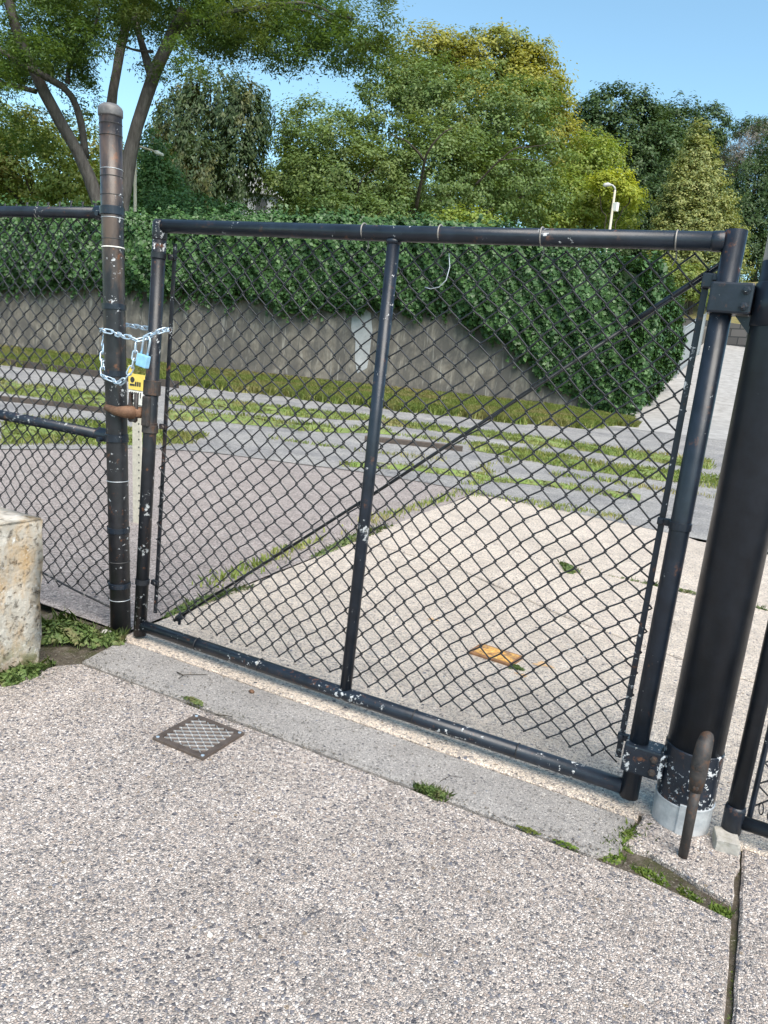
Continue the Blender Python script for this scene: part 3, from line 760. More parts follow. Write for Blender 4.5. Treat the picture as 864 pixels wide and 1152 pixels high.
tree('young_tree', 'blue-green young tree beside the cream street lamp', 'tree', (172, 240), 34, [(172, 178, 20, 26), (180, 212, 28, 26), (162, 226, 24, 24)], 'teal', .16, tr=.09, group=GT, per=36, clump=.55)
tree('shrub', 'low blue-green shrub peeping over the hedge below the weeping tree', 'shrub', (225, 248), 33, [(212, 236, 36, 18), (245, 240, 30, 14), (190, 240, 26, 16)], 'teal', .15, tr=.06, group=GT, per=34, clump=.5)
tree('broadleaf_tree', 'big round mid-green broadleaf tree with a bare limb showing in its middle', 'tree', (470, 245), 45,
     [(366, 180, 60, 62), (444, 134, 58, 58, 1), (510, 128, 62, 58), (575, 160, 62, 66), (400, 205, 78, 52, -2), (500, 200, 82, 56, -2.5), (590, 215, 50, 40, -1), (346, 156, 36, 34, 1), (462, 94, 36, 28, 1), (330, 210, 36, 40, -1)],
     'green', .18, group=GT, per=52, mul=.74, clump=.8, limbs=[([(468, 235, 41), (476, 190, 39.2), (482, 160, 38.2), (508, 145, 38)], .12, .03), ([(478, 182, 39.2), (462, 160, 38.4), (438, 150, 38.2)], .075, .02), ([(535, 208, 40), (575, 168, 38.6), (628, 158, 38.6)], .06, .015), ([(560, 180, 38.9), (590, 178, 38.5), (625, 182, 38.6)], .03, .01), ([(400, 232, 40), (404, 205, 38.6), (420, 190, 38.4)], .06, .015)], tr=.4)
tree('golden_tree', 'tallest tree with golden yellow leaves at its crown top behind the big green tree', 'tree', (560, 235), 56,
     [(480, 62, 44, 26), (550, 72, 54, 36), (600, 90, 36, 38), (622, 130, 26, 40), (458, 92, 30, 26), (560, 130, 80, 60), (640, 170, 20, 30), (510, 50, 26, 14), (570, 48, 28, 14), (595, 66, 24, 18)], 'sunlit_gold', .24, tr=.4, group=GT, per=50, mul=.8, clump=.95)  # sunlight on the crown is put into the gold leaf colour
tree('lime_tree', 'yellow-green leafy tree right of the big green tree', 'tree', (650, 245), 50, [(660, 190, 34, 36), (640, 225, 46, 32, -1), (690, 235, 40, 26, -1), (615, 240, 30, 22, -2), (680, 180, 22, 24, 1)], 'lime', .19, group=GT, per=34)
tree('yellow_shrub', 'bright yellow shrub glowing behind the right-hand lamp post', 'shrub', (695, 240), 46, [(690, 208, 22, 16), (708, 218, 16, 13), (675, 204, 14, 11)], 'yellow', .17, tr=.07, group=GT, per=38, clump=.6)
tree('maple_tree', 'broad dark green tree on the skyline, left of a slightly lower dark tree', 'tree', (690, 220), 74, [(690, 135, 40, 38), (662, 150, 26, 34), (712, 150, 36, 40), (690, 185, 52, 44), (740, 195, 40, 50)], 'dark', .3, tr=.4, group=GT, per=48, mul=.75, clump=1.15)
tree('maple_tree', 'slightly lower dark green tree on the skyline behind the pointed yellowish conifer', 'tree', (770, 220), 84, [(762, 150, 40, 34), (795, 150, 24, 30), (740, 165, 30, 40), (775, 195, 50, 50)], 'dark', .3, tr=.4, group=GT, per=36, clump=1.0)
def cone_lobes(px, top, bot, half, n=9):
    out = []
    for i in range(n):
        f = (i + .5) / n; y = top + (bot - top) * f
        out.append((px, y, half * min(1.0, (f / .72)) ** .62, (bot - top) / n * .9))
    return out
tree('conifer_tree', 'pointed yellow-green conifer above the gate post', 'tree', (784, 320), 46, cone_lobes(784, 148, 326, 54), 'conifer', .16, aspect=.55, tr=.2, group=GT, per=40, clump=.55, shell=.75)
tree('conifer_tree', 'dark blue-green conifer filling in left of the pointed yellowish one', 'tree', (745, 320), 56, [(742, 240, 32, 36), (722, 262, 30, 30), (752, 285, 40, 36), (700, 275, 34, 26), (755, 215, 24, 30), (720, 235, 24, 22)], 'dark', .19, aspect=.5, style='needle', tr=.2, group=GT, per=42, clump=.6)
tree('conifer_tree', 'tall dark conifer at the right edge of the view', 'tree', (850, 330), 58, [(848, 215, 36, 34), (838, 255, 36, 38), (870, 240, 40, 60), (850, 295, 40, 36), (880, 180, 34, 34)], 'dark', .2, aspect=.42, style='needle', tr=.25, group=GT, per=42, clump=.75)
tree('bare_tree', 'grey half-bare twiggy tree at the top right skyline', 'tree', (845, 230), 64, [(842, 175, 26, 26), (860, 165, 22, 26), (826, 180, 18, 20)], 'twig', .34, aspect=.12, style='needle', tr=.2, group=GT, per=30, clump=.9)
tree('pine_tree', 'dark wispy pine rising above the half-bare tree', 'tree', (855, 220), 78, [(846, 141, 16, 7), (858, 150, 14, 7), (832, 148, 12, 5), (870, 140, 14, 10)], 'dark', .3, aspect=.3, style='needle', tr=.2, group=GT, per=34, clump=.8)
tree('shrub', 'fresh bright green shrub just above the gate top rail', 'shrub', (530, 258), 33, [(528, 246, 26, 11), (505, 250, 22, 9), (552, 252, 18, 8)], 'lime', .14, tr=.05, group=GT, per=34, clump=.45)
tree('shrub', 'mid-green sapling shrub standing over the hedge left of the middle gate upright', 'shrub', (390, 252), 33, [(385, 236, 34, 18), (350, 242, 24, 14), (425, 240, 26, 16), (452, 232, 8, 18)], 'green', .15, tr=.06, group=GT, per=32, clump=.5)
tree('shrub', 'dull green shrub on the bank right of the street lamp with the white box', 'shrub', (770, 330), 38, [(765, 318, 30, 18), (735, 308, 26, 18), (790, 326, 22, 14)], 'olive', .15, tr=.06, group=GT, per=32, clump=.5)

# the far wood that closes the gaps between the trees
_tl = lobe_crown([(x, 222 + 14 * math.sin(x * .031), 46, 34 + 8 * math.sin(x * .05 + 1)) for x in range(-140, 800, 42)], 92, .42, .8, seed=61, clump=1.5, per=40, depth=.6)
tag(np_mesh('woods', _tl, L['green']), kind='stuff')
# ------------------------------------------------------------------ house glimpsed between the trees
def house():
    D = 62; p = at(288, 250, D); p[2] = bankz(p)
    t = thing('house', 'pale house with grey roof glimpsed between the weeping tree and the big green tree', 'house', p)
    z = at(288, 212, D)[2]; bm = bmesh.new()
    rot = Matrix.Rotation(math.radians(20), 3, 'Z')
    box(bm, (p[0], p[1], (p[2] - .5 + z - 1.0) / 2), (4.2, 5, z - 1.0 - p[2] + .5), rot); obj('wall', bm, M['patch'], t)
    bm = bmesh.new(); w, l, e, k = 2.4, 2.9, z - 1.05, z + .9
    P = [Vector(q) for q in ((-w, -l, e), (w, -l, e), (0, -l, k), (-w, l, e), (w, l, e), (0, l, k))]
    vs = [bm.verts.new(rot @ Vector((q.x, q.y, 0)) + Vector((p[0], p[1], q.z))) for q in P]
    for f in ((0, 1, 2), (3, 5, 4), (0, 2, 5, 3), (1, 4, 5, 2), (0, 3, 4, 1)): bm.faces.new([vs[i] for i in f])
    bmesh.ops.recalc_face_normals(bm, faces=bm.faces[:])
    obj('roof', bm, M['lamp_grey'], t)
    bm = bmesh.new(); q = rot @ Vector((1.1, -2.52, 0)); box(bm, (p[0] + q.x, p[1] + q.y, z - 1.9), (.9, .06, 1.1), rot); obj('window', bm, M['ink'], t)
house()

# ------------------------------------------------------------------ street lamps
def lamp_left():
    D = 31; b = at(155, 262, D); b[2] = bankz(b); top = at(152, 166, D)
    t = thing('street_lamp', 'cream street lamp with a long straight sloping arm beside the tall fence post', 'street lamp', b)
    bm = bmesh.new(); tube(bm, [b - np.array([0, 0, .3]), b * .5 + top * .5, top], [.085, .07, .06], 12); obj('pole', bm, M['cream'], t, True)
    bm = bmesh.new(); tube(bm, [top, at(158, 165, D), at(176, 171, D)], [.05, .045, .04], 10); obj('arm', bm, M['cream'], t, True)
    bm = bmesh.new(); a, e = at(174, 170.5, D), at(184, 174.5, D); tube(bm, [a, a * .7 + e * .3, e], [.05, .09, .05], 10); obj('lamp_head', bm, M['white'], t, True)
def lamp_right():
    D = 38; b = at(679, 318, D); b[2] = bankz(b) - .2; top = at(692, 214, D)
    t = thing('street_lamp', 'grey street lamp with a short curved head and a small white box on its pole', 'street lamp', b)
    bm = bmesh.new(); tube(bm, [b, b * .5 + top * .5, top], [.10, .08, .055], 12); obj('pole', bm, M['cream'], t, True)
    bm = bmesh.new(); tube(bm, [top, at(691.5, 211, D), at(689, 208.5, D), at(686, 208, D)], .045, 10); obj('arm', bm, M['lamp_grey'], t, True)
    bm = bmesh.new(); tube(bm, [at(687.5, 208, D), at(684, 207.6, D), at(680, 208.4, D), at(678.5, 209, D)], [.05, .10, .10, .04], 10); obj('lamp_head', bm, M['lamp_grey'], t, True)
    bm = bmesh.new(); c = at(692.5, 233, D) ; box(bm, c, (.26, .2, .42), Matrix.Rotation(math.radians(-22), 3, 'Z'), .02); obj('control_box', bm, M['white'], t)
lamp_left(); lamp_right()

# ------------------------------------------------------------------ driveway side: grey fence and block kerb wall
def side_fence():
    s0, s1 = RL * .70, RL * 1.20
    P = lambda s, w: RP0 + RD * s + RN * w
    g = lambda p: float(zt(p[0], p[1]))
    t = thing('picket_fence', 'grey metal picket fence at the far end of the ivy beside the driveway', 'fence', P(s0, .3))
    for i, s in enumerate((s0, (s0 + s1) / 2, s1)):
        p = P(s, .34); bm = bmesh.new(); box(bm, (p[0], p[1], g(p) + 1.05), (.09, .09, 2.3), None, .006); obj('post', bm, M['green_grey'], t)
    bm = bmesh.new()
    for s in np.arange(s0 + .16, s1, .17):
        p = P(s, .34); tube(bm, [(p[0], p[1], g(p) + .1), (p[0], p[1], g(p) + 2.05)], .022, 6)
    obj('picket', bm, M['green_grey'], t)
    for zz in (.25, 2.1):
        bm = bmesh.new(); a, b = P(s0, .34), P(s1, .34); tube(bm, [(a[0], a[1], g(a) + zz), (b[0], b[1], g(b) + zz)], .03, 8); obj('rail', bm, M['green_grey'], t)
side_fence()
def kerb_wall():
    a, b = gp(780, 383), gp(846, 392)
    dx = b - a; a = a - dx * 1.0; b = b + dx * 3
    t = tag(None or bpy.data.objects.new('block_wall', bpy.data.meshes.new('block_wall')), 'low dark block wall along the top of the driveway', 'wall'); COL.objects.link(t)
    bm = bmesh.new(); rows = []
    d = _n(np.array([dx[0], dx[1], 0])); n = np.array([-d[1], d[0], 0])
    for k in np.linspace(0, 1, 14):
        p = a + (b - a) * k; g = float(zt(p[0], p[1]))
        rows.append([bm.verts.new((*(p + n * w)[:2], g + z)) for w, z in ((0, -.3), (0, 1.25), (.5, 1.28), (.5, -.3))])
    for r0_, r1_ in zip(rows, rows[1:]):
        for k in range(3): bm.faces.new((r0_[k], r1_[k], r1_[k + 1], r0_[k + 1]))
    bm.faces.new(rows[0]); bm.faces.new(rows[-1]); bmesh.ops.recalc_face_normals(bm, faces=bm.faces[:])
    bm.to_mesh(t.data); bm.free(); t.data.materials.append(M['brick'])
    # grassy slope above it
    bm = bmesh.new(); rows = []
    for k in np.linspace(0, 1, 14):
        p = a + (b - a) * k; g = float(zt(p[0], p[1])) + 1.2
        rows.append([bm.verts.new((*(p + n * w)[:2], g + z)) for w, z in ((.3, 0), (3, 1.1), (9, 3.2), (40, 9))])
    for r0_, r1_ in zip(rows, rows[1:]):
        for k in range(3): bm.faces.new((r0_[k], r1_[k], r1_[k + 1], r0_[k + 1]))
    bmesh.ops.recalc_face_normals(bm, faces=bm.faces[:])
    tag(obj('hillside', bm, m_turf('dry_turf', (.14, .13, .05), (.2, .17, .07), (.26, .21, .1)), None, True), kind='structure')
kerb_wall()

# ------------------------------------------------------------------ turf strips with grass, tracks
GRASS = []
def turf_band(pxA, pxB, seed, dens=260, h=.09, amp=.10, holes=.35, zoff=.009, ground=True):
    """a ragged grass band between two lines of ground points"""
    A = edgeline(pxA, 0, amp, seed, 2.3, .2); B = edgeline(pxB, 0, amp, seed + 50, 2.9, .2)
    if ground:
        o = strip_sheet('grass_verge', A, B, max(20, min(160, len(A))), 7, zoff, M['verge'], .035)
    n = 400
    def res(P):
        s = np.r_[0, np.cumsum(np.linalg.norm(np.diff(P, axis=0), axis=1))]; q = np.linspace(0, s[-1], n)
        return np.stack([np.interp(q, s, P[:, 0]), np.interp(q, s, P[:, 1])], 1)
    A, B = res(A), res(B)
    area = np.linalg.norm(A - B, axis=1).mean() * np.linalg.norm(np.diff(A, axis=0), axis=1).sum()
    k = int(area * dens * 2.6); r = np.random.default_rng(seed)
    i = r.integers(0, n, k); v = r.uniform(-.06, 1.06, k)[:, None]
    P = A[i] * (1 - v) + B[i] * v + r.normal(0, .03, (k, 2))
    nz = np.sin(P[:, 0] * 2.1 + seed) * np.cos(P[:, 1] * 2.7) + .6 * np.sin(P[:, 0] * 5.3 + P[:, 1] * 4.1)
    P = P[nz + r.normal(0, .5, k) > -1.6 + holes * 2.2]
    P3 = np.c_[P, zt(P[:, 0], P[:, 1])]
    GRASS.append(blades(P3, h * .72 * (1 + .5 * np.sin(P[:, 0] * 3.1 + P[:, 1] * 2.3))[:, None].clip(.4, 2).ravel().mean(), .011 if h < .2 else .02, r, .9))
# verge at the foot of the wall
turf_band([(-60, 379), (0, 387), (150, 405), (300, 424), (432, 440), (560, 453), (640, 463), (702, 474)], [(-60, 400), (0, 409), (150, 426), (300, 443), (432, 459), (560, 473), (640, 480), (708, 479)], 1, 520, .22, .14, .12)
turf_band([(432, 473), (560, 488), (690, 505), (800, 520)], [(432, 478), (560, 494), (690, 513), (800, 529)], 2, 420, .10, .06, .2)
turf_band([(190, 447), (260, 452), (340, 462), (432, 470)], [(190, 455), (260, 462), (340, 470), (432, 474)], 8, 380, .09, .06, .35)
turf_band([(530, 500), (620, 514), (700, 525), (820, 540)], [(530, 507), (620, 523), (700, 536), (820, 552)], 3, 460, .10, .05, .2)
turf_band([(385, 521), (470, 526), (560, 538), (640, 547), (720, 560)], [(385, 526), (470, 530), (560, 543), (640, 551), (720, 564)], 4, 480, .07, .04, .5)
turf_band([(0, 475), (60, 472), (125, 482), (190, 488), (230, 490)], [(0, 500), (60, 499), (125, 502), (190, 499), (230, 494)], 5, 380, .10, .08, .3)
turf_band([(0, 428), (60, 437), (125, 447)], [(0, 440), (60, 452), (125, 460)], 6, 300, .09, .10, .5)
turf_band([(190, 462), (250, 466), (330, 476), (440, 485)], [(190, 472), (250, 476), (330, 484), (440, 490)], 7, 300, .09, .08, .6)
turf_band([(520, 550), (580, 562), (650, 572), (700, 582)], [(520, 556), (580, 567), (650, 577), (700, 586)], 9, 600, .06, .03, .35, ground=False)
turf_band([(230, 665), (330, 622), (430, 585), (525, 556)], [(222, 662), (322, 618), (424, 581), (520, 552)], 10, 700, .05, .02, .5, ground=False)
turf_band([(440, 487), (520, 497), (600, 508), (690, 519)], [(440, 490), (520, 500), (600, 511), (690, 522)], 21, 420, .08, .07, .55, ground=False)
turf_band([(300, 492), (400, 506), (500, 517)], [(300, 494), (400, 508), (500, 520)], 22, 380, .06, .06, .6, ground=False)
turf_band([(520, 545), (560, 520), (610, 500)], [(528, 547), (568, 522), (618, 502)], 23, 420, .08, .08, .5, ground=False)
turf_band([(620, 532), (720, 546), (820, 562)], [(620, 535), (720, 550), (820, 566)], 24, 420, .08, .06, .5, ground=False)
def track(px, name, label, zo=.0):
    P = np.array([gp(*p) for p in px]); P = dense(P[:, :2], .5); bm = bmesh.new(); rows = []
    d = np.gradient(P, axis=0); nn = np.stack([-d[:, 1], d[:, 0]], 1); nn /= np.linalg.norm(nn, axis=1)[:, None]
    for p, n in zip(P, nn):
        g = float(zt(p[0], p[1]))
        rows.append([bm.verts.new((*(p + n * w), g + z)) for w, z in ((-.04, -.05), (-.036, .05 + zo), (-.028, .06 + zo), (.028, .06 + zo), (.036, .05 + zo), (.04, -.05))])
    for a, b in zip(rows, rows[1:]):
        for k in range(5): bm.faces.new((a[k], b[k], b[k + 1], a[k + 1]))
    bm.faces.new(rows[0]); bm.faces.new(rows[-1]); bmesh.ops.recalc_face_normals(bm, faces=bm.faces[:])
    tag(obj(name, bm, M['rail']), label, 'rail')
track([(-40, 405), (60, 418), (121, 426), (200, 437)], 'steel_rail', 'old dark steel rail in the grass at the foot of the retaining wall', .10)
track([(-40, 447), (60, 457), (126, 466)], 'steel_rail', 'old dark rail bedded in yellowish grass behind the left fence panel', .02)
track([(410, 496), (460, 501), (520, 508)], 'steel_rail', 'short piece of dark rail in the road behind the middle gate upright', .02)

# ------------------------------------------------------------------ chain-link fabric
def chainlink(x0, x1, z0, z1, y, pitch=.0725, r=.0027, seed=3, top_barb=False, sag=0.006, xoff=0.0):
    """interwoven zig-zag wires, real 3-D weave"""
    bm = bmesh.new(); hp = pitch / 2; rr = np.random.default_rng(seed)
    ph = rr.uniform(0, 6.3, 8)
    def warp(x, z):
        dx = sag * (math.sin(x * 5.1 + z * 3.3 + ph[0]) + .7 * math.sin(x * 11 - z * 8 + ph[1]) + .5 * math.sin(z * 21 + x * 17 + ph[2]))
        dz = sag * (math.sin(x * 4.3 - z * 4.1 + ph[3]) + .7 * math.sin(x * 9.7 + z * 10 + ph[4]) + .5 * math.sin(z * 19 - x * 23 + ph[5]))
        dy = .010 * (math.sin(x * 3.1 + z * 2.2 + ph[6]) * math.sin(z * 2 + ph[7]))
        return dx, dy, dz
    nw = round((x1 - x0) / hp); nz = round((z1 - z0) / hp)
    hx, hz = (x1 - x0) / nw, (z1 - z0) / nz
    for i in range(nw):
        xa = x0 + i * hx
        pts = []
        for k in range(nz + 1):
            z = z1 - k * hz
            side = (k + i) % 2                         # alternate left / right
            x = xa + (hx + r * 1.1 if side else -r * 1.1)
            # neighbours hook at the crossings: front at one side, back at the other
            yk = (r * 1.05) * (1 if side else -1)
            dx, dy, dz = warp(x, z)
            for e, f in ((-1, .0035), (0, 0), (1, .0035)):
                if (k == 0 and e < 0) or (k == nz and e > 0): continue
                px = x + dx + (-f if side else f) * (1.0 if e else 0)
                pts.append((px, y + dy + yk * (1.0 if e == 0 else .55), z + dz - e * .0035 * 1.0))
        if top_barb:
            dx, dy, dz = warp(xa, z1)
            s0 = 1 if i % 2 else 0
            pts.insert(0, (pts[0][0] + (.012 if s0 else -.012) * -1, pts[0][1], pts[0][2] + .028))
        tube(bm, pts, r, 5, True)
    return bm

# ------------------------------------------------------------------ the gate
def gate():
    t = thing('chain_link_gate', 'closed black chain-link gate with pipe frame, middle upright and diagonal rod', 'gate', (GX0, YG, 0))
    BP, BW = M['black_paint'], M['black_worn']
    zT, zB = 1.605, .055
    r = .0245
    bm = bmesh.new(); tube(bm, [(GX0 + .0, YG, .012), (GX0, YG, .8), (GX0, YG, zT - .02)], r * 1.04, 20); lathe(bm, (GX0, YG, zT - .05), (0, 0, 1), [(r * 1.04, 0), (r * 1.12, .005), (r * 1.12, .06), (r * .8, .072)], 20); obj('stile', bm, M['stile_paint'], t, True)
    bm = bmesh.new(); tube(bm, [(GX1, YG, .03), (GX1, YG, .8), (GX1, YG, zT + .028)], r * 1.12, 20); obj('stile', bm, BP, t, True)
    bm = bmesh.new(); tube(bm, [(GX0 + r * .8, YG, zT), ((GX0 + GX1) / 2, YG, zT - .004), (GX1 - r, YG, zT)], r, 20)
    lathe(bm, (GX1 - r - .03, YG, zT), (1, 0, 0), [(r, 0), (r * 1.08, .008), (r * 1.08, .03), (r, .032)], 20); obj('top_rail', bm, BP, t, True)
    bm = bmesh.new(); tube(bm, [(GX0 + r * .8, YG, zB), ((GX0 + GX1) / 2, YG, zB - .003), (GX1 - r, YG, zB)], r * .98, 20)
    obj('bottom_rail', bm, BW, t, True)
    bm = bmesh.new(); tube(bm, [(GXM, YG + .002, zB + r * .7), (GXM + .003, YG + .002, .8), (GXM, YG + .002, zT - r * .7)], .0205, 18)
    lathe(bm, (GXM, YG + .002, zT - r - .012), (0, 0, 1), [(.0205, 0), (.024, .006), (.026, .014)], 18); obj('middle_upright', bm, BP, t, True)
    # weld rings / lugs along the rails
    for x in (-1.80, -1.50, -.86, -.50):
        bm = bmesh.new(); ring(bm, (x, YG, zB), (1, 0, 0), r * .98, .0022, 22, 6); obj('wire_tie', bm, M['wire_worn'], t, True)
    for x in (-1.24, -.975, -.66, -.295):
        bm = bmesh.new(); c = (x, YG, zT); ring(bm, c, (1, .0, .06), r * 1.02, .0024, 22, 6)
        tube(bm, [(x, YG + r, zT - .012), (x + .003, YG + .03, zT - .04), (x - .004, YG + .026, zT - .062)], .002, 5); obj('wire_tie', bm, M['tie'], t, True)
    # fabric on the far side of the frame
    ym = YG + .031
    obj('mesh', chainlink(-2.050, -.204, .10, 1.572, ym, seed=3), M['wire'], t, True)
    # tension bars
    bm = bmesh.new(); box(bm, (-2.052, ym, .83), (.016, .007, 1.44), None, .002); obj('tension_bar', bm, M['stile_paint'], t)
    bm = bmesh.new(); box(bm, (-.206, ym - .002, .825), (.017, .007, 1.40), None, .002); obj('tension_bar', bm, BW, t)
    # tension bands: collar round the stile with an ear to the bar
    def band(x, z, bx, m):
        bm = bmesh.new(); rr = r * (1.04 if x < -1 else 1.12)
        lathe(bm, (x, YG, z - .011), (0, 0, 1), [(rr, 0), (rr + .003, .001), (rr + .003, .021), (rr, .022)], 20)
        s = 1 if bx > x else -1
        box(bm, ((x + s * rr + bx + s * .012) / 2, YG + .026, z), (abs(bx + s * .012 - x - s * rr), .014, .021), None, .003)
        o = obj('tension_band', bm, m, t)
        bm = bmesh.new(); lathe(bm, (bx + s * .002, YG + .008, z), (0, 1, 0), [(.007, 0), (.009, .002), (.009, .008), (.004, .009), (.004, .014)], 6); obj('bolt', bm, m, o)
    for z in (1.50, .24, .87): band(GX0, z, -2.052, M['stile_paint'])
    for z in (.855, .195): band(GX1, z, -.206, BP)
    # top clip of the right bar
    bm = bmesh.new(); box(bm, (-.198, YG + .016, 1.508), (.036, .026, .038), None, .004); box(bm, (-.176, YG + .006, 1.515), (.03, .02, .016), None, .003); obj('bracket', bm, M['lamp_grey'] if False else BP, t)
    # diagonal rod
    a, b = Vector((-.188, YG + .046, 1.548)), Vector((-1.965, YG + .048, .095))
    bm = bmesh.new(); tube(bm, [a, (a + b) / 2 + Vector((0, .004, -.01)), b], .0055, 8); ro = obj('truss_rod', bm, M['wire'], t, True)
    d = (b - a).normalized()
    bm = bmesh.new(); tube(bm, [a - d * .01, a + d * .26], .0085, 10); obj('tightener', bm, BP, ro, True)
    bm = bmesh.new(); tube(bm, [b - d * .055, b - d * .02], .014, 8); tube(bm, [b - d * .035 + Vector((0, 0, .02)), b - d * .035 - Vector((0, 0, .03))], .006, 8); obj('tightener', bm, BW, ro, True)
    # hinges: strap round the stile, ears, bolts, arm to the big post
    for z, hgt, nm in ((1.462, .078, 'h'), (.165, .085, 'l')):
        bm = bmesh.new()
        box(bm, (GX1 + .018, YG - .004, z), (.104, .075, hgt), None, .006)
        o = obj('hinge', bm, BP if nm == 'h' else M['black_worn'], t)
        for dz in (-.02, .02):
            bm = bmesh.new(); lathe(bm, (GX1 + .052, YG - .040, z + dz), (0, -1, 0), [(.011, -.002), (.011, .006), (.006, .007), (.006, .013)], 6)
            obj('bolt', bm, M['black_worn'] if nm == 'h' else M['rust_dark'], o)
        if nm == 'h':
            bm = bmesh.new(); vs = [(GX1 + .035, YG - .01, z - .04), (GX1 + .075, YG - .01, z - .04), (GX1 + .075, YG - .01, z - .085)]
            A = [bm.verts.new(v) for v in vs]; B = [bm.verts.new((v[0], v[1] + .01, v[2])) for v in vs]
            bm.faces.new(A); bm.faces.new(B[::-1])
            for i in range(3): bm.faces.new((A[i], B[i], B[(i + 1) % 3], A[(i + 1) % 3]))
            obj('gusset', bm, BP, o)
    # latch: collar, slotted housing and the rusty fork reaching round the fence post
    lz = 1.0
    bm = bmesh.new(); lathe(bm, (GX0, YG, lz - .015), (0, 0, 1), [(.027, 0), (.033, .003), (.033, .055), (.027, .058)], 20)
    lathe(bm, (GX0, YG, lz - .16), (0, 0, 1), [(.027, 0), (.031, .003), (.031, .03), (.027, .033)], 20)
    box(bm, (GX0 + .004, YG - .03, lz - .075), (.034, .016, .115), None, .006)
    la = obj('latch', bm, M['rust_dark'], t)
    bm = bmesh.new()
    Q = [(GX0 - .058, lz - .115), (GX0 - .030, lz - .115), (GX0 - .030, lz - .012), (GX0 - .058, lz - .012)]
    tube(bm, [(q[0], YG - .048, q[1]) for q in (Q + [Q[0], Q[1]])], .0085, 8); obj('slot_loop', bm, M['rust_dark'], la, True)
    bm = bmesh.new()
    for s in (-1, 1):
        y = YG - .012 + s * .056
        tube(bm, [(GX0 - .035, YG - .045 if s < 0 else YG + .04, lz - .085), (GX0 - .06, y, lz - .085), (GX0 - .11, y, lz - .088), (GX0 - .165, y, lz - .080)], [.026, .024, .017, .012], 10)
    tube(bm, [(GX0 - .038, YG - .055, lz - .085), (GX0 - .038, YG + .045, lz - .085)], .022, 10)
    obj('fork', bm, M['rusty'], la, True)
gate()

# ------------------------------------------------------------------ left fence with the tall post
PT = Vector((-2.325, YG - .045, 2.0)); PB = Vector((-2.203, YG, -.02))
def left_fence():
    t = thing('chain_link_fence', 'black chain-link fence panel left of the gate with a tall weathered end post', 'fence', (PB.x, PB.y, 0))
    ax = (PT - PB); Ln = ax.length; ax.normalize()
    P = lambda z: PB + ax * ((z - PB.z) / ax.z)
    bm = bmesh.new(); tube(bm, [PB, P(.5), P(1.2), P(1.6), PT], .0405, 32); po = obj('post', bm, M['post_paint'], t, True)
    bm = bmesh.new(); lathe(bm, PT - ax * .03, ax, [(.0412, 0), (.0440, .004), (.0440, .026), (.041, .033), (.030, .042), (.012, .046), (.001, .0465)], 32); obj('cap', bm, M['capm'], po, True)
    # paint joints and bands
    for z, m, r in ((1.945, 'ink', .0012), (1.905, 'ink', .0014), (1.79, 'galv', .0013), (1.765, 'ink', .0016), (1.70, 'ink', .0014), (1.62, 'galv', .0014), (1.515, 'white', .0026), (1.545, 'ink', .0014), (.785, 'ink', .0018), (.63, 'galv', .0016), (.30, 'ink', .0025), (.14, 'galv', .0014)):
        bm = bmesh.new(); c = P(z); ring(bm, c, ax, .0405, r, 40, 6); obj('band', bm, M[m], po, True)
    xL = -4.6
    for z, m in ((1.645, 'black_paint'), (.800, 'black_worn')):
        a = P(z); bm = bmesh.new(); tube(bm, [(xL, YG + .0, z - .012), (-3.2, YG, z), (a.x - .034, YG - .01, z)], .0215, 16)
        obj('top_rail' if z > 1 else 'middle_rail', bm, M[m], t, True)
        bm = bmesh.new(); lathe(bm, a - Vector((0, 0, .016)), ax, [(.041, 0), (.0450, .002), (.0450, .03), (.041, .032)], 32)
        lathe(bm, (a.x - .113, YG - .005, z), (1, 0, 0), [(.023, 0), (.0275, .002), (.0275, .06), (.02, .075)], 16)
        lathe(bm, (a.x - .053, YG - .065, z - .012), (0, 1, 0), [(.010, 0), (.010, .02), (.005, .021)], 8)
        obj('rail_end', bm, M['black_paint'], t)
    for z in (1.3, 1.05, .43, .2):
        a = P(z); bm = bmesh.new(); lathe(bm, a - Vector((0, 0, .011)), ax, [(.041, 0), (.0442, .001), (.0442, .021), (.041, .022)], 32)
        box(bm, (a.x - .053, YG + .012, z), (.034, .016, .021), None, .003); lathe(bm, (a.x - .057, YG - .012, z), (0, 1, 0), [(.009, 0), (.009, .008), (.005, .009)], 6)
        obj('tension_band', bm, M['black_paint'], t)
    bm = bmesh.new(); tube(bm, [P(.12) + Vector((-.062, .02, 0)), P(1.62) + Vector((-.059, .03, 0))], .0055, 6); obj('tension_bar', bm, M['black_paint'], t)
    bm = chainlink(-4.5, -2.27, .10, 1.665, YG + .026, seed=9, top_barb=True, sag=.007)
    # follow the leaning post
    for v in bm.verts: v.co.x -= .052 * (v.co.z / 1.6) * max(0, 1 - (-2.27 - v.co.x) / .8)
    obj('mesh', bm, M['wire'], t, True)
    bm = bmesh.new(); tube(bm, [(PB.x - .05, YG + .02, .075), (-2.5, YG + .024, .10), (-2.9, YG + .03, .16), (-4.5, YG + .03, .2)], .0045, 6)
    obj('bottom_wire', bm, M['wire_worn'], t, True)
    for x in (-3.9, -3.2, -2.75):
        bm = bmesh.new(); ring(bm, (x, YG, 1.64), (1, 0, .1), .0225, .002, 20, 6); obj('wire_tie', bm, M['tie'], t, True)
left_fence()

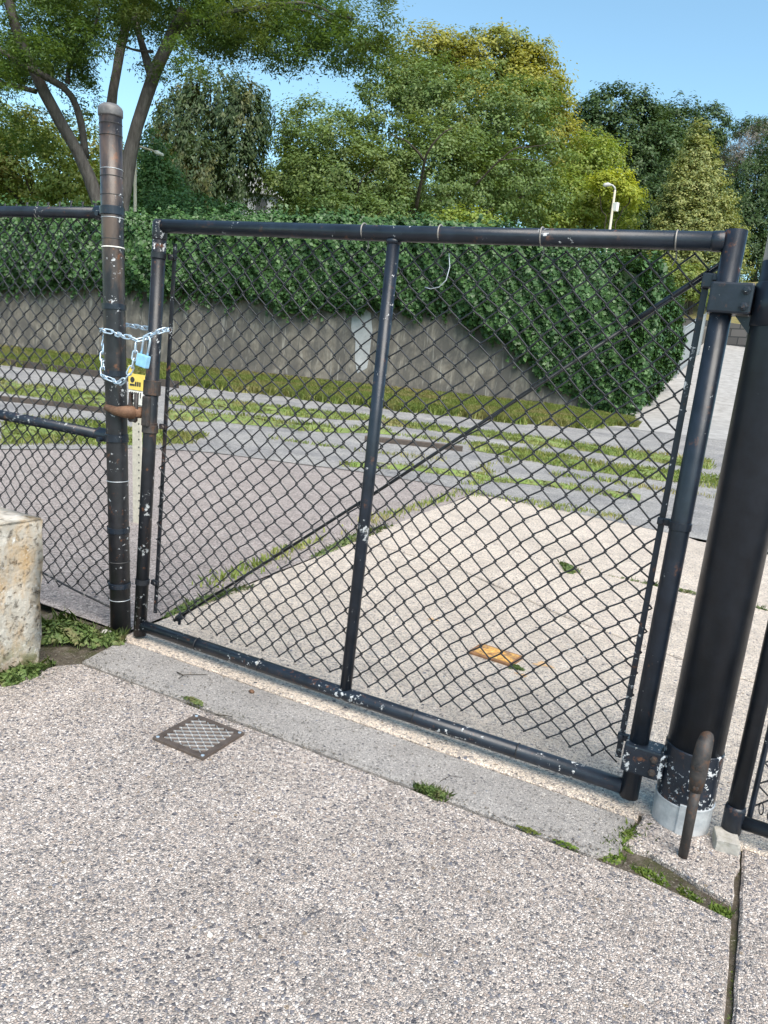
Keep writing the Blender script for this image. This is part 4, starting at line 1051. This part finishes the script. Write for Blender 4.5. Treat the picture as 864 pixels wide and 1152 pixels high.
# ------------------------------------------------------------------ big hinge post
BX, BY = -.006, YG + .012
def big_post():
    t = thing('gate_post', 'thick black painted steel gate post with pale galvanised base sleeve', 'post', (BX, BY, 0))
    bm = bmesh.new(); lathe(bm, (BX, BY, .10), (0, 0, 1), [(.0755, 0), (.0755, 1.33), (.0755, 1.46)], 48); obj('shaft', bm, M['black_smooth'], t, True)
    bm = bmesh.new(); lathe(bm, (BX, BY, 1.40), (0, 0, 1), [(.0755, -.002), (.0795, 0), (.0795, .105), (.0755, .107)], 48); c = obj('hinge_collar', bm, M['black_paint'], t, True)
    bm = bmesh.new(); lathe(bm, (BX, BY, 1.502), (0, 0, 1), [(.0745, 0), (.0745, .30), (.070, .31), (.05, .325), (.001, .335)], 48); obj('top_sleeve', bm, M['galv'], t, True)
    bm = bmesh.new(); lathe(bm, (BX, BY, .085), (0, 0, 1), [(.0755, -.004), (.0788, 0), (.0788, .155), (.0755, .158)], 48)
    box(bm, (BX - .082, YG - .015, .165), (.03, .05, .075), None, .005); obj('hinge_collar', bm, M['black_base'], t)
    # galvanised sleeve, a split cylinder with a raised seam
    bm = bmesh.new(); lathe(bm, (BX, BY, -.01), (0, 0, 1), [(.0785, 0), (.0785, .088), (.0815, .09), (.0815, .094), (.076, .096)], 48)
    box(bm, (BX + .004, BY - .081, .045), (.022, .006, .098), None, .002); obj('base_sleeve', bm, M['galv'], t)
big_post()
def drop_rod():
    t = thing('drop_rod', 'rusty drop rod standing upright against the thick black post', 'drop rod', (.02, 2.02, 0))
    bm = bmesh.new(); tube(bm, [(.02, 2.018, -.02), (.018, 2.024, .12), (.016, 2.035, .235)], [.0125, .0135, .0145], 14); obj('rod', bm, M['rust_dark'], t, True)
    bm = bmesh.new(); tube(bm, [(.0165, 2.032, .19), (.0155, 2.036, .235), (.015, 2.040, .285), (.016, 2.05, .318), (.018, 2.066, .33), (.02, 2.09, .325)], [.017, .0215, .0225, .021, .018, .014], 14); h = obj('head', bm, M['rust_dark'], t, True)
    bm = bmesh.new(); lathe(bm, (.016, 2.02, .262), (0, -1, 0), [(.011, -.004), (.011, .004), (.006, .005)], 8); obj('bolt', bm, M['rust_dark'], h); bm = bmesh.new(); lathe(bm, (.0165, 2.018, .205), (0, -1, 0), [(.008, -.004), (.008, .002), (.004, .003)], 8); obj('bolt', bm, M['rust_dark'], h)
drop_rod()
def right_panel():
    X = .126
    t = thing('chain_link_fence', 'black chain-link panel with low pipe rail at the right edge, beyond the thick post', 'fence', (X, YG, 0))
    bm = bmesh.new(); tube(bm, [(X, YG, .03), (X, YG, 1.0), (X + .01, YG, 2.0)], .0225, 20); po = obj('post', bm, M['black_smooth'], t, True)
    bm = bmesh.new(); lathe(bm, (X, YG, .028), (0, 0, 1), [(.023, 0), (.0265, .001), (.0275, .072), (.025, .08), (.0225, .081)], 24); obj('sleeve', bm, M['black_paint'], po, True)
    bm = bmesh.new(); tube(bm, [(X + .02, YG + .005, .062), (.8, YG + .005, .062), (1.8, YG + .005, .062)], .0195, 16); obj('bottom_rail', bm, M['black_smooth'], t, True)
    bm = bmesh.new(); tube(bm, [(X + .040, YG + .03, .05), (X + .046, YG + .03, 1.8)], .0075, 8); obj('tension_bar', bm, M['black_paint'], t)
    obj('mesh', chainlink(X + .044, 1.7, .10, 1.7, YG + .03, seed=14), M['wire_worn'], t, True)
    bm = bmesh.new(); ring(bm, (X + .062, YG + .014, .115), (1, .3, 0), .016, .002, 16, 5); ring(bm, (X + .10, YG + .01, .10), (.5, 1, 0), .022, .0018, 16, 5); obj('wire_tie', bm, M['wire_worn'], t)
right_panel()
bm = bmesh.new(); box(bm, (.118, 2.145, .004), (.062, .075, .066), Matrix.Rotation(.15, 3, 'Z'), .008)
for v in bm.verts: v.co += Vector((random.uniform(-.002, .002), random.uniform(-.002, .002), random.uniform(-.002, .002)))
tag(obj('footing_block', bm, M['footing']), 'small mossy concrete footing lump below the slim right-hand fence post', 'concrete block')

# ------------------------------------------------------------------ chain, padlock, marker, wire
def torus_path(bm, pts, r, n=6):
    tube(bm, pts + [pts[0], pts[1]], r, n, False)
def chain_mesh(path, ll=.040, r=.0030, wd=.0085):
    P = dense([np.array(p, float) for p in path], .004)
    for p in P:
        c = PB + (PT - PB) * ((p[2] - PB.z) / (PT.z - PB.z))
        for cx, cy, rr in ((c.x, c.y, .0405 + wd * .75), (GX0, YG, .0255 + wd * .75)):
            d = np.array([p[0] - cx, p[1] - cy]); l = np.linalg.norm(d)
            if l < rr: p[:2] = np.array([cx, cy]) + d / (l + 1e-9) * rr
    s = np.r_[0, np.cumsum(np.linalg.norm(np.diff(P, axis=0), axis=1))]
    step = ll * .74; bm = bmesh.new(); k = 0
    while (k + .5) * step < s[-1]:
        q = (k + .5) * step
        c = Vector([np.interp(q, s, P[:, j]) for j in range(3)])
        a = Vector([np.interp(min(q + .01, s[-1]), s, P[:, j]) for j in range(3)]) - Vector([np.interp(max(q - .01, 0), s, P[:, j]) for j in range(3)])
        a.normalize(); u, v = frame_of(a)
        ang = (PI / 4 + .2) if k % 2 else (-PI / 4 + .2)
        w = u * math.cos(ang) + v * math.sin(ang)
        h = ll / 2 - wd; pts = []
        for i in range(7): th = -PI / 2 + PI * i / 6; pts.append(c + a * (h + wd * math.cos(th)) + w * wd * math.sin(th))
        for i in range(7): th = PI / 2 + PI * i / 6; pts.append(c + a * (-h + wd * math.cos(th)) + w * wd * math.sin(th))
        torus_path(bm, pts, r, 6); k += 1
    return bm
def chain():
    f = lambda px, py, y: onplane(px, py, np.array([0, y, 0]), np.array([0, 1., 0]))
    yf, yb = YG - .075, YG + .075
    lock = f(154, 383, YG - .078)
    path = [lock, f(146, 379.5, YG - .085), f(137, 378, YG - .085), f(128, 374.5, YG - .06), f(122.5, 371, YG - .02), f(122, 385, YG - .035), f(122.5, 405, YG - .04), f(123, 424, YG - .045), f(129, 430, YG - .07), f(136, 430.5, YG - .085), f(143, 424, YG - .085), f(149, 412, YG - .08), f(152, 398, YG - .078), f(153, 386, YG - .078)]
    path2 = [lock, f(162, 381, YG - .06), f(172, 376, YG - .048), f(182, 372, YG - .042), f(188.5, 371, YG - .0), f(183, 371.5, YG + .045), f(168, 370, YG + .06), f(148, 366.5, YG + .075), f(132, 365, YG + .07), f(122.5, 370, YG - .0)]
    bm = chain_mesh(path)
    b2 = chain_mesh(path2); me = bpy.data.meshes.new('t'); b2.to_mesh(me); b2.free(); bm.from_mesh(me); bpy.data.meshes.remove(me)
    tag(obj('chain', bm, M['galv_bright'], None, True), 'silvery blue steel chain looped round fence post and gate stile', 'chain')
    # padlock hanging from the chain, tilted
    t = thing('padlock', 'light blue padlock with long shackle hanging on the chain', 'padlock', lock)
    c = Vector(f(161, 406, YG - .083)); rot = Matrix.Rotation(math.radians(-9), 3, 'Y').to_3x3()
    rot = Matrix.Rotation(math.radians(10), 3, 'Y')
    bm = bmesh.new(); box(bm, c, (.050, .022, .046), rot, .004); bo = obj('body', bm, M['blue'], t)
    bm = bmesh.new(); q = c + rot @ Vector((0, 0, -.0235)); box(bm, q, (.012, .012, .002), rot); obj('keyway', bm, M['ink'], bo)
    bm = bmesh.new(); pts = [c + rot @ Vector((-.016, 0, .02)), c + rot @ Vector((-.016, 0, .075))]
    for i in range(1, 8): th = PI - PI * i / 8; pts.append(c + rot @ Vector((.016 * math.cos(th), 0, .075 + .016 * math.sin(th))))
    pts += [c + rot @ Vector((.016, 0, .075)), c + rot @ Vector((.016, 0, .02))]
    tube(bm, pts, .0042, 10); obj('shackle', bm, M['galv_bright'], t, True)
chain()
def marker():
    b = gp(154, 588); sc = 1.0
    Y = np.array([0, b[1], 0]); nrm = np.array([0, 1., 0]); f = lambda px, py, dy=0: onplane(px, py, Y - np.array([0, dy, 0]), nrm)
    t = thing('utility_marker', 'slim white utility marker stake with yellow label behind the gap beside the gate', 'marker post', b)
    tp = f(153.5, 470); w = .062
    bm = bmesh.new(); top = f(155, 440)[2]
    lean = (tp[0] - b[0]) / (tp[2] - b[2])
    def quad(z0, z1, x0, x1, y, th, m, name, par):
        bm = bmesh.new(); V = [(b[0] + lean * (z - b[2]) + x, b[1] + yy, z) for yy in (y, y + th) for (x, z) in ((x0, z0), (x1, z0), (x1, z1), (x0, z1))]
        vs = [bm.verts.new(v) for v in V]
        for q in ((0, 1, 2, 3), (7, 6, 5, 4), (0, 4, 5, 1), (1, 5, 6, 2), (2, 6, 7, 3), (3, 7, 4, 0)): bm.faces.new([vs[i] for i in q])
        bmesh.ops.recalc_face_normals(bm, faces=bm.faces[:]); return obj(name, bm, m, par)
    z1 = f(155, 412)[2]
    st = quad(b[2] - .1, z1 - .12, -.036, .036, 0, .012, M['stake'], 'stake', t)
    for z in np.arange(b[2] + .05, z1 - .2, .05):
        bm = bmesh.new(); lathe(bm, (b[0] + lean * (z - b[2]) + .02, b[1] - .001, z), (0, 1, 0), [(.006, 0), (.006, .002)], 8); obj('hole', bm, M['ink'], st)
    zl, zm = f(155, 439)[2], f(155, 421)[2]
    la = quad(zl, zm, -.06, .075, -.008, .006, M['yellow'], 'label_plate', t)
    quad(zm, z1, -.06, -.026, -.008, .006, M['yellow'], 'label_tab', la)
    h = zm - zl
    bm = bmesh.new(); lathe(bm, (b[0] + lean * (zm - b[2]) - .022, b[1] - .010, zl + h * .62), (0, 1, 0), [(.018, 0), (.018, .002)], 16)
    for i in range(3): box(bm, (b[0] + lean * (zm - b[2]) + .008 + .018 * i, b[1] - .009, zl + h * .38), (.012, .002, .028))
    box(bm, (b[0] + lean * (zm - b[2]) - .022, b[1] - .009, zl + h * .30), (.04, .002, .012))
    obj('lettering', bm, M['ink'], la)
    zw = f(155, 455)[2]
    lw = quad(zw, zl - .006, -.06, .06, -.008, .006, M['white'], 'number_plate', t)
    bm = bmesh.new(); hh = zl - zw
    for i, x in enumerate((-.045, -.028, -.01, .004, .022, .04)): box(bm, (b[0] + lean * (zw - b[2]) + x, b[1] - .009, zw + hh * .66), (.007, .002, hh * .38))
    for i, x in enumerate((-.042, -.02, .0)): box(bm, (b[0] + lean * (zw - b[2]) + x, b[1] - .009, zw + hh * .22), (.010, .002, hh * .2))
    obj('lettering', bm, M['ink'], lw)
marker()
f = lambda px, py, y: onplane(px, py, np.array([0, y, 0]), np.array([0, 1., 0]))
bm = bmesh.new(); tube(bm, dense([f(505, 285, YG + .02), f(506, 300, YG + .012), f(502, 315, YG + .006), f(494, 323, YG + .004), f(484, 325, YG + .01), f(478, 323, YG + .03)], .02), .0016, 5)
tag(obj('loose_wire', bm, M['galv'], None, True), 'curled pale wire scrap caught in the upper gate mesh', 'wire')

# ------------------------------------------------------------------ concrete block
def block():
    bm = bmesh.new(); zt_ = onplane(47, 583, np.array([-2.2, 0, 0]), np.array([1., 0, 0]))[2]
    bmesh.ops.create_grid(bm, x_segments=1, y_segments=1, size=.5); bm.clear()
    b = bmesh.new(); bmesh.ops.create_cube(b, size=1, matrix=Matrix.Translation((-2.2 - .3, 1.80 - .26, zt_ / 2 - .03)) @ Matrix.Diagonal((.6, .52, zt_ + .06, 1)))
    bmesh.ops.bevel(b, geom=b.edges[:], offset=.007, segments=2, affect='EDGES')
    bmesh.ops.subdivide_edges(b, edges=b.edges[:], cuts=7, use_grid_fill=True)
    r = np.random.default_rng(4)
    for v in b.verts:
        n = .0035 * (math.sin(v.co.y * 31 + v.co.z * 23) + math.sin(v.co.z * 57 + v.co.x * 41)) * .5 + r.normal(0, .0015)
        v.co += Vector((n, n * .7, n * .5))
    bm.free()
    tag(obj('stone_block', b, M['block'], None, True), 'rough orange-stained concrete block standing in weeds beside the fence', 'concrete block')
block()

# ------------------------------------------------------------------ drain cover
def drain():
    cx, cy, w = -1.382, 1.719, .099
    t = thing('drain_cover', 'small square iron drain cover with diamond lattice set in the pavement', 'drain cover', (cx, cy, 0))
    bm = bmesh.new(); q = w - .020
    for (x0, x1, y0, y1) in ((-w, w, -w, -q), (-w, w, q, w), (-w, -q, -q, q), (q, w, -q, q)):
        box(bm, (cx + (x0 + x1) / 2, cy + (y0 + y1) / 2, .003), (x1 - x0, y1 - y0, .012), None, .001)
    obj('frame', bm, M['iron'], t)
    bm = bmesh.new(); box(bm, (cx, cy, .0015), (2 * q, 2 * q, .009)); obj('plate', bm, M['iron'], t)
    bm = bmesh.new()
    k = .027
    for i in range(-6, 7):
        for s in (1, -1):
            c = i * k; pts = []
            lo, hi = max(-q, -q - 0 if True else 0), q
            # line y = s*x*0.62 + c clipped to the square
            m = .72 * s; xs = np.linspace(-q, q, 80); ys = m * xs + c; ok = np.abs(ys) <= q
            if ok.sum() < 4: continue
            a, b = np.array([xs[ok][0], ys[ok][0]]), np.array([xs[ok][-1], ys[ok][-1]])
            mid = (a + b) / 2; ln = np.linalg.norm(b - a)
            box(bm, (cx + mid[0], cy + mid[1], .0075 + .0008 * s), (ln, .0032, .004), Matrix.Rotation(math.atan2(m, 1), 3, 'Z'))
    obj('lattice', bm, M['iron_bar'], t)
    for sx, sy in ((1, 1), (-1, 1), (1, -1), (-1, -1)):
        bm = bmesh.new(); lathe(bm, (cx + sx * (w - .011), cy + sy * (w - .011), .0085), (0, 0, 1), [(.0055, 0), (.0055, .002), (.003, .0028)], 12); obj('screw', bm, M['galv_bright'], t)
drain()

# ------------------------------------------------------------------ painted valve lid in the apron
def lid():
    P = [(-.965, 3.147), (-.76, 3.126), (-.767, 2.991), (-.945, 3.0)]
    cx, cy = -.862, 3.066
    t = thing('valve_lid', 'rusty orange-yellow painted valve lid set in the apron behind the gate', 'valve lid', (cx, cy, 0))
    rot = Matrix.Rotation(-.08, 3, 'Z')
    bm = bmesh.new(); box(bm, (cx, cy, .002), (.21, .145, .014), rot, .003); obj('rim', bm, M['lid_rim'], t)
    bm = bmesh.new(); box(bm, (cx + .004, cy, .006), (.172, .112, .014), rot, .004)
    for i in range(4):
        q = rot @ Vector((-.055 + .036 * i, 0, 0)); box(bm, (cx + q.x, cy + q.y, .0135), (.014, .07, .004), rot)
    obj('lid', bm, M['lid'], t)
lid()
def splash(name, cx, cy, r, seed, m):
    rr = np.random.default_rng(seed); bm = bmesh.new(); n = 26; vs = []
    for i in range(n):
        a = 2 * PI * i / n; q = r * (.62 + .38 * math.sin(3 * a + seed) * rr.uniform(.5, 1) + rr.uniform(-.2, .2)); vs.append(bm.verts.new((cx + q * math.cos(a), cy + .65 * q * math.sin(a), .0026)))
    bm.faces.new(vs); bmesh.ops.triangulate(bm, faces=bm.faces[:]); tag(obj(name, bm, m), kind='structure')
splash('paint_stain', -.655, 3.11, .06, 2, M['overspray']); splash('paint_stain', -.70, 2.93, .035, 5, M['overspray']); splash('paint_stain', -1.27, 3.3, .035, 8, M['overspray'])

# ------------------------------------------------------------------ weeds, twigs, seed pods
def tuft(name, label, cat, cx, cy, rx, ry, nl, nb, h, mat='weed', leaf=.018, seed=0, rot=0.0, group=None, dome=.03):
    r = np.random.default_rng(seed + 100)
    def pts(n, e=1.0):
        a = r.uniform(0, 2 * PI, n); q = np.sqrt(r.uniform(0, 1, n)) * e * (1 + .25 * np.sin(3 * a + seed))
        x, y = q * np.cos(a) * rx, q * np.sin(a) * ry
        return np.c_[cx + x * math.cos(rot) - y * math.sin(rot), cy + x * math.sin(rot) + y * math.cos(rot), 0 * x], q
    P, q = pts(nl); P[:, 2] = np.clip(1 - q ** 2, 0, 1) * dome * .7 * r.uniform(.2, 1.15, nl) + .003 + (-.02 if cat == 'moss' else 0)
    o = np.c_[P[:, :2] - [cx, cy], np.full(nl, .03)]; o /= np.linalg.norm(o, axis=1)[:, None]
    V = leaves(P, np.array([[0, 0, 1.]]) + o * .5, leaf, .62, r, jit=.6)
    V5 = np.concatenate([V[:, :3], (V[:, 2:3] * .98 + V[:, 3:4] * .02), V[:, 3:4]], 1)
    if nb:
        Pb, _ = pts(nb); Pb[:, 2] = -.012
        V5 = np.concatenate([V5, blades(Pb, h * .8, .0028, r, 1.0)])
    o = np_mesh(name, V5, L[mat]); tag(o, label, cat, group)
    return o
GW = 'weeds in the pavement joints'
tuft('weed_clump', 'wide weed clump between the concrete block and the tall fence post', 'weeds', -2.33, 2.02, .17, .12, 1100, 260, .07, seed=1, dome=.055)
tuft('weed_clump', 'bright weed clump at the foot of the concrete block', 'weeds', -2.13, 1.66, .035, .13, 700, 160, .06, seed=2, dome=.045)
tuft('weed_clump', 'small weeds round the foot of the tall fence post', 'weeds', -2.17, 2.10, .07, .05, 420, 130, .06, seed=3, dome=.03)
tuft('weed_clump', 'yellowish weeds at the left picture edge before the concrete block', 'weeds', -2.19, 1.53, .06, .05, 380, 120, .07, 'moss', seed=30, dome=.06)
tuft('weed_tuft', 'flat little weed above the iron drain cover', 'weeds', -1.555, 1.892, .045, .012, 130, 60, .022, seed=4, rot=-.05, dome=.014, leaf=.013)
tuft('grass_tuft', 'biggest grass tuft growing from the joint below the gate', 'weeds', -.655, 1.884, .05, .024, 160, 330, .035, 'weed', seed=5, dome=.02, leaf=.012)
tuft('weed_tuft', 'tiny weed in the joint right of the biggest grass tuft', 'weeds', -.365, 1.876, .03, .007, 120, 30, .012, 'moss', seed=6, dome=.01, leaf=.009)
tuft('weed_tuft', 'narrow mossy weed in the joint left of the mossy gap', 'weeds', -.262, 1.874, .035, .008, 120, 30, .012, 'moss', seed=7, dome=.01, leaf=.009)
tuft('moss_clump', 'lush moss clump against the left of the galvanised post sleeve', 'moss', -.115, 2.035, .055, .085, 1700, 120, .03, 'moss', seed=8, rot=-.5, dome=.03, leaf=.010)
tuft('moss_clump', 'moss clump filling the left end of the slab gap', 'moss', -.155, 1.935, .04, .05, 900, 60, .025, 'moss', seed=9, dome=.022, leaf=.010)
tuft('moss_clump', 'moss clump in the middle of the slab gap below the post pad', 'moss', -.045, 1.905, .055, .022, 700, 50, .02, 'moss', seed=10, rot=-.2, dome=.02, leaf=.009)
tuft('moss_clump', 'moss clump at the slab corner where both joints meet', 'moss', .125, 1.868, .03, .026, 520, 40, .02, 'moss', seed=11, rot=-.2, dome=.018, leaf=.009)
tuft('moss_clump', 'long sparse moss line down the right-hand slab joint', 'moss', .160, 1.55, .008, .25, 420, 0, .02, 'moss', seed=12, dome=.004, leaf=.008)
tuft('moss_clump', 'moss clump between the two corner moss clumps of the gap', 'moss', .05, 1.885, .035, .016, 420, 40, .02, 'moss', seed=13, rot=-.25, dome=.016, leaf=.009)
tuft('moss_clump', 'dark moss patch on the apron between thick post and right-hand fence post', 'moss', .155, 2.62, .02, .16, 300, 30, .02, 'moss', seed=40, dome=.006, leaf=.012)
tuft('weed_tuft', 'weed sprouting at the corner of the painted valve lid', 'weeds', -.745, 2.985, .03, .016, 160, 50, .03, seed=14, dome=.02, leaf=.014)
tuft('weed_tuft', 'dark weed in the apron crack seen midway behind the gate', 'weeds', -.98, 4.94, .05, .14, 420, 120, .05, seed=15, rot=.5, dome=.03, leaf=.02)
tuft('weed_tuft', 'thin row of weeds along the far apron crack', 'weeds', -.20, 5.0, .45, .03, 420, 150, .05, seed=16, dome=.02, leaf=.02)
tuft('weed_tuft', 'weeds at the corner where the gate meets the apron edge', 'weeds', -2.21, 2.75, .035, .30, 420, 200, .05, seed=17, dome=.03, leaf=.018)
tuft('weed_tuft', 'weeds along the left edge of the apron halfway back', 'weeds', -2.36, 4.5, .05, .6, 600, 260, .06, seed=18, rot=.08, dome=.03, leaf=.022)
def twig(pts, r, label, sub=()):
    bm = bmesh.new(); tube(bm, pts, [r * (1 - .5 * i / (len(pts) - 1)) for i in range(len(pts))], 6)
    for s in sub: tube(bm, s, r * .6, 5)
    tag(obj('twig', bm, M['bark_dark'], None, True), label, 'twig')
g3 = lambda px, py, z=.006: (lambda p: (p[0], p[1], z))(gp(px, py))
twig([g3(199, 758), g3(206, 762, .009), g3(216, 761, .008), g3(232, 760.5)], .0022, 'dark forked twig on the smooth strip below the gate', [[g3(206, 762, .009), g3(201, 765)]])
twig([g3(243, 806), g3(252, 807, .008), g3(261, 808)], .0018, 'short bent twig just right of the iron drain cover')
twig([g3(494, 886, .02), g3(505, 883, .03), g3(519, 881.5, .02)], .0012, 'pale dry stalk leaning out of the biggest grass tuft')
def pod(px, py, r, label, m='rusty'):
    p = gp(px, py); b = bmesh.new(); bmesh.ops.create_icosphere(b, subdivisions=2, radius=r); q = np.random.default_rng(int(px))
    for v in b.verts: v.co *= 1 + q.uniform(-.25, .25)
    b.transform(Matrix.Translation((p[0], p[1], r * .7)) @ Matrix.Diagonal((1.15, .9, .75, 1))); tag(obj('seed_pod' if m == 'rusty' else 'pebble', b, M[m]), label, 'seed pod' if m == 'rusty' else 'pebble')
pod(283, 780, .010, 'brown crumpled seed pod on the smooth strip near the gate bottom rail')
pod(236, 1054, .0055, 'white pebble lying on the foreground pavement', 'white')
pod(119, 716, .020, 'grey stone chip among weeds by the tall fence post foot', 'footing')
# loose grit along joints (uncountable)
def grit():
    r = np.random.default_rng(77); n = 900
    x = r.uniform(-2.1, .1, n); y = 1.877 + r.normal(0, .022, n) * (r.uniform(0, 1, n) > .5) + r.uniform(-.02, .02, n)
    x2 = r.uniform(-2.45, -2.05, 700); y2 = r.uniform(1.5, 2.15, 700)
    x3 = r.uniform(-2.1, -.15, 400); y3 = r.uniform(1.9, 2.18, 400)
    x = np.r_[x, x2, x3]; y = np.r_[y, y2, y3]; n = len(x)
    z = np.where((y > 1.87) | (x > -2.1), .003, -.03)
    z = np.where(x < -2.13, -.03, z)
    zz_ = np.where((x < -2.1), -.011, z); C = np.c_[x, y, zz_ + .002]
    V = leaves(C, np.array([[0, 0, 1.]]).repeat(n, 0), .006, .8, r, jit=.4, fold=.3)
    o = np_mesh('debris', V, L['twig']); tag(o, kind='stuff')
grit()
np_g = np.concatenate(GRASS)
tag(np_mesh('grass', np_g, L['grass']), kind='stuff')

# ------------------------------------------------------------------ light, sky, camera
SUN_EL, sun_dir = math.radians(52), _n(np.array([.75, -.66, 0]))
d = np.array([sun_dir[0] * math.cos(SUN_EL), sun_dir[1] * math.cos(SUN_EL), math.sin(SUN_EL)])
sl = bpy.data.lights.new('sun', 'SUN'); sl.energy = 1.5; sl.angle = math.radians(50); sl.color = (1.0, .915, .815)
so = bpy.data.objects.new('sun', sl); COL.objects.link(so); so.rotation_euler = Vector(-d).to_track_quat('-Z', 'Y').to_euler(); so.location = (20, -20, 40)
w = bpy.data.worlds.new('World'); SC.world = w; w.use_nodes = True
nt = w.node_tree; bg = nt.nodes['Background']
sky = nt.nodes.new('ShaderNodeTexSky'); sky.sky_type = 'NISHITA'; sky.sun_disc = False
sky.sun_elevation = SUN_EL; sky.sun_rotation = math.atan2(sun_dir[0], sun_dir[1]); sky.air_density = 1.0; sky.dust_density = 0.3; sky.ozone_density = 1.0
tn = nt.nodes.new('ShaderNodeMix'); tn.data_type = 'RGBA'; tn.blend_type = 'MULTIPLY'; tn.inputs[0].default_value = 1; tn.inputs[7].default_value = (.93, 1.09, .99, 1)
nt.links.new(sky.outputs[0], tn.inputs[6]); nt.links.new(tn.outputs[2], bg.inputs[0]); bg.inputs[1].default_value = .053
cam = bpy.data.cameras.new('camera'); co = bpy.data.objects.new('camera', cam); COL.objects.link(co)
cam.sensor_fit = 'VERTICAL'; cam.sensor_height = 24; cam.lens = F / 1152 * 24; cam.clip_start = .05; cam.clip_end = 2000
Mx = Matrix(((R[0, 0], -R[0, 1], -R[0, 2], 0), (R[1, 0], -R[1, 1], -R[1, 2], 0), (R[2, 0], -R[2, 1], -R[2, 2], H), (0, 0, 0, 1)))
co.matrix_world = Mx
SC.camera = co
SC.render.engine = 'CYCLES'
vs = SC.view_settings; SC.display_settings.display_device = 'sRGB'
vs.view_transform = 'Standard'; vs.look = 'None'; vs.gamma = 1; vs.use_curve_mapping = False
vs.exposure = 2.27
